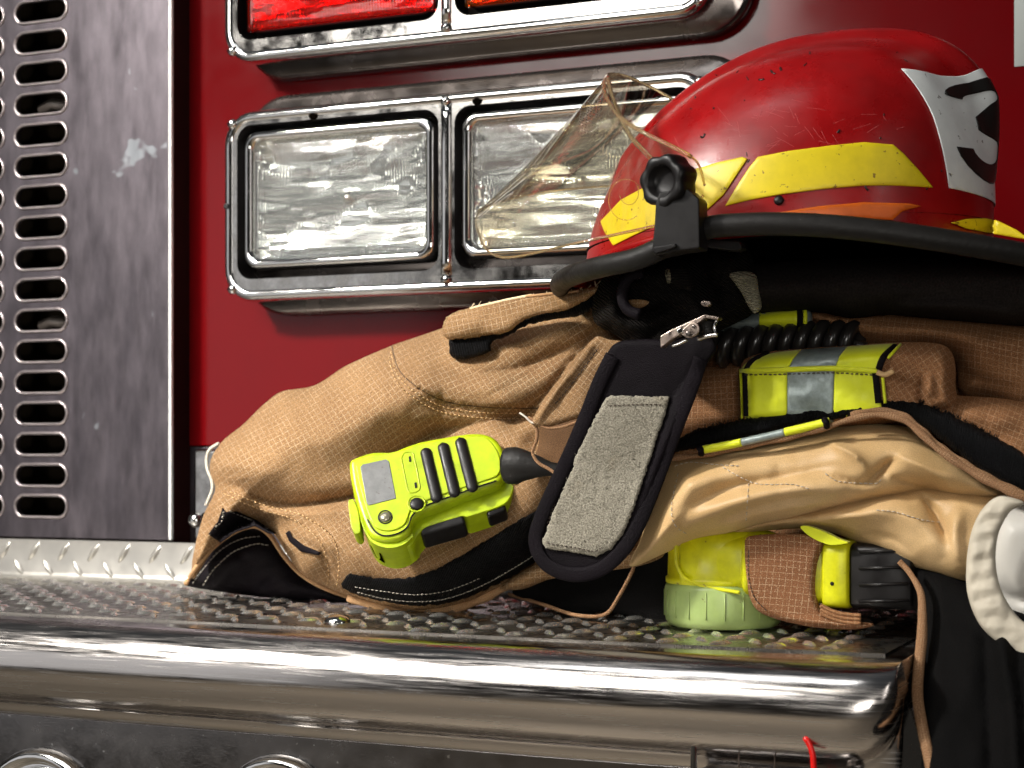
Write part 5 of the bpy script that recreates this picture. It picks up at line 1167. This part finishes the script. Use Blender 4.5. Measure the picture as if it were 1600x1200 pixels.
for k in range(20):
    a = 2 * math.pi * k / 20; x, y = lc_.x + rr0 * math.cos(a), FY + rr0 * math.sin(a)
    gr.append(tube_geo([(x, y, zb_ + .006), (x, y, zt_ - .004)], .0005, 6))
V, Fc = merge(gr); mesh('grip_ribs', V, Fc, M['glow_ring'], ringo)
# yellow head: vertical barrel over the ring
zt2 = P(1100, 830, FY - rr0).z
hr = rr0 * .985
lathe('lamp_head', Vector((lc_.x, FY, 0)), [(hr * .95, zt_ - .001), (hr, zt_ + .0005), (hr, zt_ + .0035), (hr * .965, zt_ + .0042), (hr * .955, zt_ + .02), (hr * .95, zt2 - .008), (hr * .9, zt2 - .002), (hr * .7, zt2)], M['yellow'], fl)
def bar(name, x0, x1, z0, z1, y0, y1, mat, parent, p=5.0, bevel=.0015, n=36):
    rings = []
    for x, s in ((x0, .94), (x0 + .0015, 1), (x1 - .0015, 1), (x1, .94)):
        rg = []
        for j in range(n):
            a = 2 * math.pi * j / n; c_, s_ = math.cos(a), math.sin(a)
            cy = abs(c_) ** (2 / p) * math.copysign(1, c_); cz__ = abs(s_) ** (2 / p) * math.copysign(1, s_)
            rg.append((x, (y0 + y1) / 2 + (y1 - y0) / 2 * s * cy, (z0 + z1) / 2 + (z1 - z0) / 2 * s * cz__))
        rings.append(rg)
    return loft(name, rings, mat, parent)
BYf = FY - rr0 * .93
xA = lambda px, Y=BYf: P(px, 900, Y).x
zA = lambda py, px=1200, Y=BYf: P(px, py, Y).z
bar('lamp_body', xA(1060), xA(1182), zA(928), zA(838), BYf, BYf + .052, M['yellow'], fl, 4)
bar('body_collar', xA(1158), xA(1172), zA(934, 1165), zA(834, 1165), BYf - .0015, BYf + .054, M['yellow'], fl, 4)
tube('moulded_arch', [P(x, y, BYf - .0006) for x, y in crom([(1056, 850), (1057, 880), (1068, 900), (1090, 913), (1120, 920), (1156, 926)], step=4)], .0011, M['yellow'], fl)
bar('lamp_body', xA(1170), xA(1312), zA(945, 1250), zA(846, 1250), BYf + .001, BYf + .05, M['yellow'], fl, 5)
bar('rear_collar', xA(1284), xA(1326), zA(952, 1300), zA(845, 1300), BYf - .002, BYf + .052, M['yellow'], fl, 7)
bat = bar('battery_case', xA(1326), xA(1425), zA(953, 1350), zA(849, 1350), BYf + .0005, BYf + .05, M['black_plastic'], fl, 8)
for k in range(4): tube('battery_rib', [P(1342, 862 + k * 26, BYf), P(1420, 860 + k * 26, BYf - .0)], .0009, M['black_plastic'], bat)
dome('screw', P(1300, 912, BYf - .0022), .0011, .0005, (0, -1, 0), M['black_plastic'], fl)
slab('lime_lanyard', [(1250, 823), (1262, 822), (1290, 832), (1310, 842), (1325, 848), (1300, 852), (1280, 846), (1262, 836)], BYf - .006, BYf + .002, M['lime_trim'], fl, smooth_o=True)
# the coat's holding strap round the flashlight
hs_ = puff('holding_strap', [(1163, 848), (1170, 838), (1220, 834), (1282, 838), (1287, 850), (1278, 880), (1275, 920), (1282, 950), (1300, 965), (1364, 974), (1366, 978), (1330, 984), (1270, 980), (1215, 968), (1185, 955), (1172, 935), (1163, 900)], lin(830, BYf + .001, 980, BYf + .006), .007, 12, M['brown_grid'], coat, [('r', [(1215, 965), (1290, 975), (1350, 979)], 5, .003)], step=4, uv=3)
stitches('strap_stitching', [(1170, 860), (1170, 900), (1180, 935), (1200, 955)], [hs_], M['thread_dark'], hs_, 4, 3, .0003, .0008)
for k in range(3): tube('strap_fold', [P(x, y + k * 6, BYf - .001) for x, y in crom([(1282, 946), (1310, 958), (1345, 962)], step=5)], .0012, M['brown'], coat)

# ------------------------------------------------------------------ white rounded piece at lower right
wt = puff('kneepad', [(1522, 880), (1528, 825), (1555, 785), (1610, 775), (1700, 770), (1760, 900), (1700, 1030), (1640, 1010), (1575, 985), (1535, 930)], 1.0, .056, 60, M['pad_white'], None, [('c', [(1555, 915), (1580, 935), (1640, 940), (1700, 950)], 10, .010)], step=7)
tag(wt, 'smooth off-white padded form poking out of the gathered cuff of the coat', 'pad')

# ------------------------------------------------------------------ helmet
hel = thing('firefighter_helmet', 'red fire helmet with yellow stripes and raised clear visor on top of the coat', 'helmet', (-.26, 1.02, Z(.10)))
HC = Vector((-.262, 1.022, Z(.121)))
tilt = math.radians(-2.0)
def hl(x, y, z):   # helmet local -> world, tilt about Y (front lower)
    return Vector((HC.x + x * math.cos(tilt) - z * math.sin(tilt) * -1 * -1, HC.y + y, HC.z + z * math.cos(tilt) - x * math.sin(tilt)))
AF, AR, BW, HH = .124, .121, .100, .122
def shell_pt(phi, el, grow=0):
    """phi 0 = rear (+x), 90 = towards the camera, 180 = face; el 0 = rim, 90 = crown"""
    c, s = math.cos(phi), math.sin(phi); ce, se = math.cos(el), math.sin(el)
    k = (c + 1) / 2; nexp = 2.05 + .75 * k
    q = abs(ce) ** (2 / nexp) * (1 if ce >= 0 else -1); z = HH * abs(se) ** (2 / (nexp - .05))
    a = AR if c > 0 else AF
    x = (a + grow) * c * q; y = -(BW + grow) * s * q
    z = z + grow * se
    z += (-.010 * abs(c) ** 2.6 if c < 0 else -.016 * c ** 2.2) * (1 - se) ** 1.5
    x += .012 * max(0, z / HH) ** 2 * 1.2      # crown sits a little to the rear
    # centre ridge and side flutes
    ridge = math.exp(-(y / .011) ** 2) * .0105 * min(1, max(0, (el - .25) / .35)) * (1 if True else 0)
    n = Vector((c * q / a, -s * q / BW, se / HH)); n.normalize()
    fl_ = math.exp(-((abs(y) - .034) / .012) ** 2) * -.0022 * min(1, max(0, (el - .2) / .5))
    p = Vector((x, y, z)) + n * (ridge + fl_)
    return p
NP, NE = 180, 72
V = []; U = []
for j in range(NE + 1):
    el = (j / NE) * math.pi / 2 * .9995
    for i in range(NP):
        phi = 2 * math.pi * i / NP; p = shell_pt(phi, el); V.append(hl(*p)); U.append((phi, el))
Fc = []
for j in range(NE):
    for i in range(NP):
        a = j * NP + i; b_ = j * NP + (i + 1) % NP; Fc.append((a, b_, b_ + NP, a + NP))
Fc.append(tuple(NE * NP + i for i in range(NP)))
shell = mesh('shell', [tuple(v) for v in V], Fc, M['red_shell'], hel)
# brim: flares out from the shell rim to the trim
def rim_drop(c): return -.012 * (lambda q: q * q * (3 - 2 * q))(min(1, max(0, (abs(c) - .02) / .38))) if c < 0 else -.030 * c ** 2.4
def brim_edge(phi):
    c, s = math.cos(phi), math.sin(phi)
    if c > 0: a = .200
    else: a = .132
    p_ = 2.25 if c < 0 else 2.2; r = (abs(c / a) ** p_ + abs(s / .137) ** p_) ** (-1 / p_)
    x, y = r * c, -r * s
    z = .003 + rim_drop(c) - .004 * abs(c)
    return Vector((x, y, z))
rows = []
for t in np.linspace(0, 1, 9):
    row = []
    for i in range(NP):
        phi = 2 * math.pi * i / NP; a = shell_pt(phi, .02); b_ = brim_edge(phi)
        q = a.lerp(b_, t); q.z = a.z + (b_.z - a.z) * (1 - (1 - t) ** 1.8) - .003 * math.sin(t * math.pi) * 0 + .010 * (1 - t) ** 2 * 0
        row.append(tuple(hl(q.x, q.y, q.z)))
    rows.append(row)
V = [p for r in rows for p in r]; Fc = []
for j in range(8):
    for i in range(NP):
        a = j * NP + i; b_ = j * NP + (i + 1) % NP; Fc.append((a, b_, b_ + NP, a + NP))
brim = mesh('brim', V, Fc, M['red_shell'], hel, solid=.003)
trim_pts = [hl(*(brim_edge(2 * math.pi * i / 160) + Vector((0, 0, -.001)))) for i in range(161)]
tube('brim_trim', trim_pts, .0062, M['black_rubber'], hel, nseg=14)
# rolled bead where shell meets brim
bead = [hl(*shell_pt(2 * math.pi * i / 120, .03, .0005)) for i in range(121)]
tube('rim_bead', bead, .0028, M['red_shell'], shell, nseg=8)
# dark liner inside
rows = []
for (s, z) in ((1.0, .010), (.96, .004), (.90, .0), (.5, .02), (.02, .03)):
    rows.append([tuple(hl(*(Vector((shell_pt(2 * math.pi * i / 80, .02).x * s, shell_pt(2 * math.pi * i / 80, .02).y * s, z))))) for i in range(80)])
loft('liner', rows, M['black_cloth'], hel, cap0=False)
shells = [shell, brim]
def sticker(name, o, mat, th=.0004, off=.0004, tg=None, smooth_o=False, par=None):
    return drape(name, o, tg or [shell], mat, par or hel, off, th, step=5, smooth=smooth_o, R=3, default=.95)
# side stripes traced on the near side
sticker('yellow_stripe', [(1133, 322), (1148, 296), (1170, 262), (1184, 245), (1230, 236), (1300, 227), (1350, 222), (1396, 226), (1412, 240), (1436, 266), (1458, 293), (1400, 290), (1350, 290), (1290, 295), (1220, 304), (1170, 313)], M['yellow_sticker'])
sticker('yellow_stripe', [(1106, 327), (1130, 305), (1150, 275), (1168, 248), (1160, 245), (1120, 254), (1060, 272), (1015, 288), (970, 312), (938, 346), (944, 362), (958, 384), (990, 368), (1040, 345), (1080, 333)], M['yellow_sticker'], tg=[shell, brim], off=.0008)
sticker('orange_stripe', [(1215, 332), (1280, 322), (1350, 316), (1420, 318), (1440, 322), (1410, 330), (1395, 344), (1330, 340), (1260, 336)], M['orange_sticker'], tg=[brim, shell], off=.0028)
sticker('yellow_stripe', [(1486, 348), (1510, 342), (1540, 341), (1560, 345), (1590, 360), (1610, 375), (1590, 372), (1550, 365), (1510, 357)], M['yellow_sticker'], tg=[brim, shell], off=.0028)
# rear number patch, laid out on the shell itself
def on_shell(u, v, off):
    """u: arc across the rear in metres (+ towards the camera), v: 0..1 up"""
    el = .17 + v * .62
    phi = (u + .004) / (.098 * (1 - .16 * v))
    p = shell_pt(phi, el, off); return hl(*p)
def shell_patch(name, poly, off, mat, th=.0004, step=.004):
    ol = crom(poly, True, step, False); S = 1000
    p, fs = triangulate(ol * S, 2.6, (.8,)); p = p / S; n = len(p)
    A = [on_shell(x, y / .1, off + th) for x, y in p]; B = [on_shell(x, y / .1, off) for x, y in p]
    bd = boundary_loops(fs)
    Fc = list(fs) + [tuple(n + i for i in reversed(f)) for f in fs] + [(b_, a, a + n, b_ + n) for a, b_ in bd]
    return mesh(name, [tuple(q) for q in A + B], Fc, mat, hel)
wp = shell_patch('number_patch', [(-.050, .000), (.049, .000), (.053, .05), (.060, .098), (-.060, .098), (-.053, .05)], .0006, M['white_sticker'])
def three(cx, cy, w_, h_, t_):
    out = []; inn = []
    def arc(x0, y0, rx, ry, a0, a1, n=14): return [(x0 + rx * math.cos(math.radians(a)), y0 + ry * math.sin(math.radians(a))) for a in np.linspace(a0, a1, n)]
    ru, rl = h_ * .235, h_ * .265
    yu, yl = cy + h_ / 2 - ru, cy - h_ / 2 + rl
    rx = w_ / 2
    o = arc(cx, yu, rx * .93, ru, 172, -52)                       # outer upper bowl, counter from left over the top
    o += arc(cx, yl, rx, rl, 50, -172)                            # outer lower bowl
    i_ = arc(cx, yl, rx - t_, rl - t_ * .8, -172, 62)             # inner lower bowl back
    i_ += [(cx - w_ * .10, cy + h_ * .0 - t_ * .28), (cx - w_ * .10, cy + h_ * .0 + t_ * .45)]
    i_ += arc(cx, yu, rx * .93 - t_, ru - t_ * .8, -62, 172)
    return o + i_
shell_patch('number', [(-x, y) for x, y in three(-.010, .049, .062, .080, .0150)], .0012, M['black_ink'])
dome('rivet', hit([bvh_of(shell)], 1217, 313, .93)[0], .0028, .0016, (0.1, -1, .2), M['black_plastic'], hel)
# small chips and scuffs as thin dark marks
for (x, y, L, a) in ((1208, 113, 9, .6), (1220, 108, 5, 1.2), (1100, 212, 6, -1.1), (1097, 214, 4, .3), (1190, 124, 8, -.1), (1310, 205, 6, -.8), (1354, 294, 8, .9)):
    q = line_on([(x - L / 2 * math.cos(a), y - L / 2 * math.sin(a)), (x, y + 1), (x + L / 2 * math.cos(a), y + L / 2 * math.sin(a))], [shell], .0001, 2, .95)
    tube('paint_chip', q, .0006, M['black_ink'], shell, nseg=6)
for k in range(26):
    x = random.uniform(1000, 1480); y = random.uniform(75, 330); L = random.choice((1.2, 1.6, 2, 3)); a = random.uniform(0, 3.1)
    if hit([bvh_of(shell)], x, y, .95)[1] is None: continue
    q = line_on([(x - L * math.cos(a), y - L * math.sin(a)), (x, y), (x + L * math.cos(a), y + L * math.sin(a))], [shell], .0001, 2, .95)
    if max(abs(q[0].y - q[-1].y), 0) > .004: continue
    tube('paint_chip', q, random.choice((.00025, .00035, .0005)), M['black_ink'], shell, nseg=5)
sm = []
for k in range(34):
    x = random.gauss(1240, 70); y = random.gauss(190, 26); L = random.uniform(4, 16); a = random.gauss(.5, .9)
    if hit([bvh_of(shell)], x, y, .95)[1] is None: continue
    sm.append(tube_geo(line_on([(x - L * math.cos(a), y - L * math.sin(a)), (x, y + random.uniform(-1, 1)), (x + L * math.cos(a), y + L * math.sin(a))], [shell], .0000, 4, .95), .00008, 4))
V, Fc = merge(sm); mesh('scratches', V, Fc, pbr('scratched_paint', (.50, .10, .10), .5), shell)
# visor
A_ = [(1101, 290, .893), (1092, 258, .893), (1078, 244, .893), (1040, 224, .895), (1000, 204, .899), (966, 180, .915), (945, 146, .945), (946, 122, .985), (958, 116, 1.03), (985, 122, 1.08), (1035, 146, 1.13), (1080, 175, 1.15)]
B_ = [(1099, 305, .893), (1086, 325, .893), (1062, 343, .893), (1010, 356, .894), (900, 380, .899), (800, 402, .912), (762, 392, .935), (748, 365, .97), (744, 342, 1.01), (760, 322, 1.06), (850, 300, 1.11), (960, 290, 1.15)]
Ac, Bc = crom(np.array(A_) * [1, 1, 1], step=1e9), None
def resamp(L, n=70):
    L = np.array(L, float); t = np.linspace(0, len(L) - 1, n); out = []
    for s in t:
        i = int(min(s, len(L) - 2)); f = s - i; a, b_, c_, d_ = L[max(i - 1, 0)], L[i], L[i + 1], L[min(i + 2, len(L) - 1)]
        out.append(.5 * ((2 * b_) + (-a + c_) * f + (2 * a - 5 * b_ + 4 * c_ - d_) * f * f + (-a + 3 * b_ - 3 * c_ + d_) * f ** 3))
    return np.array(out)
RA, RB = resamp(A_), resamp(B_)
GA = [P(*p) for p in RA]; GB = [P(*p) for p in RB]; NV = 16; V = []; Fc = []
for k in range(NV + 1):
    t = k / NV
    for a, b_ in zip(GA, GB): V.append(tuple(a.lerp(b_, t)))
n = len(GA)
for k in range(NV):
    for i in range(n - 1):
        a = k * n + i; Fc.append((a, a + 1, a + 1 + n, a + n))
vis = mesh('visor', V, Fc, M['visor'], hel)
tube('visor_rim', GA[12:], .0012, M['visor_edge'], vis, nseg=8)
tube('visor_rim', [P(*p) for p in resamp([(950, 122, .97), (958, 155, .945), (982, 208, .915), (1008, 238, .902), (1036, 268, .892)], 30)], .0014, M['visor_edge'], vis, nseg=8)
tube('visor_edge', GB, .0008, M['visor_edge'], vis, nseg=6)
tube('visor_edge', [a for a in GA[:14]], .0007, M['visor_edge'], vis, nseg=6)
tube('moulded_mark', [P(978 + 27 * math.cos(a), 312 + 32 * math.sin(a), .8955) for a in np.linspace(.9, 5.6, 24)], .0002, M['visor_edge'], vis, nseg=5)
tube('moulded_mark', [P(983 + 15 * math.cos(a), 300 + 20 * math.sin(a), .8955) for a in np.linspace(-.5, 2.9, 18)], .0002, M['visor_edge'], vis, nseg=5)
# rows of tiny moulded print near the upper end of the visor (illegible in the photo)
pm = []
bv_vis = bvh_of(vis)
for r in range(7):
    for c_ in range(15):
        if random.random() < .22: continue
        x = 913 + r * 5.2 - c_ * .5 - 4; y = 158 + c_ * 3.9 - r * 1.5 + 4
        h1 = hit([bv_vis], x, y, .97)[0]; h2 = hit([bv_vis], x + random.uniform(1.2, 2.4), y + random.uniform(.8, 2.0), .97)[0]
        pm.append(tube_geo([h1 - Vector((0, .0006, 0)), h2 - Vector((0, .0006, 0))], .00034, 4))
V, Fc = merge(pm); mesh('moulded_print', V, Fc, M['thread_dark'], vis)
# bracket and knob
slab('bracket', [(1024, 318), (1030, 300), (1075, 295), (1092, 310), (1093, 388), (1060, 392), (1024, 400), (1018, 392), (1022, 350)], .870, .886, M['black_plastic'], hel, bevel=.001)
slab('bracket_foot', [(1020, 386), (1055, 380), (1056, 386), (1024, 397)], .867, .870, M['black_plastic'], hel, bevel=.0006)
slab('bracket_hook', [(1100, 372), (1155, 376), (1160, 388), (1150, 392), (1102, 386)], .90, .91, M['black_plastic'], hel, bevel=.001)
def knob(cpx, cpy, Y0, R0, name='visor_knob'):
    c = P(cpx, cpy, Y0); ax = Vector((-.30, -.95, -.04)).normalized(); a = ax.orthogonal().normalized(); b_ = ax.cross(a); N = 84
    prof = [(.80, 0), (.98, .0015), (1.0, .004), (1.0, .012), (.96, .0145), (.88, .0155), (.62, .0152), (.56, .0145), (.53, .011), (.30, .0095), (.02, .0095)]
    rings = []
    for q, h in prof:
        rg = []
        for k in range(N):
            t = 2 * math.pi * k / N; lobes = 1 - .11 * (.5 - .5 * math.cos(7 * t)) ** 1.3 if q > .7 else 1
            rg.append(tuple(c + (a * math.cos(t) + b_ * math.sin(t)) * R0 * q * lobes + ax * h))
        rings.append(rg)
    return loft(name, rings, M['black_plastic'], hel, cap0=True)
knob(1058, 286, .884, .0148)
kn2 = P(1100, 270, 1.15); 
dome('far_knob', (kn2.x, 1.155, kn2.z), .014, .010, (0, 1, 0), M['black_plastic'], hel)
sc.render.resolution_x = 1024; sc.render.resolution_y = 768
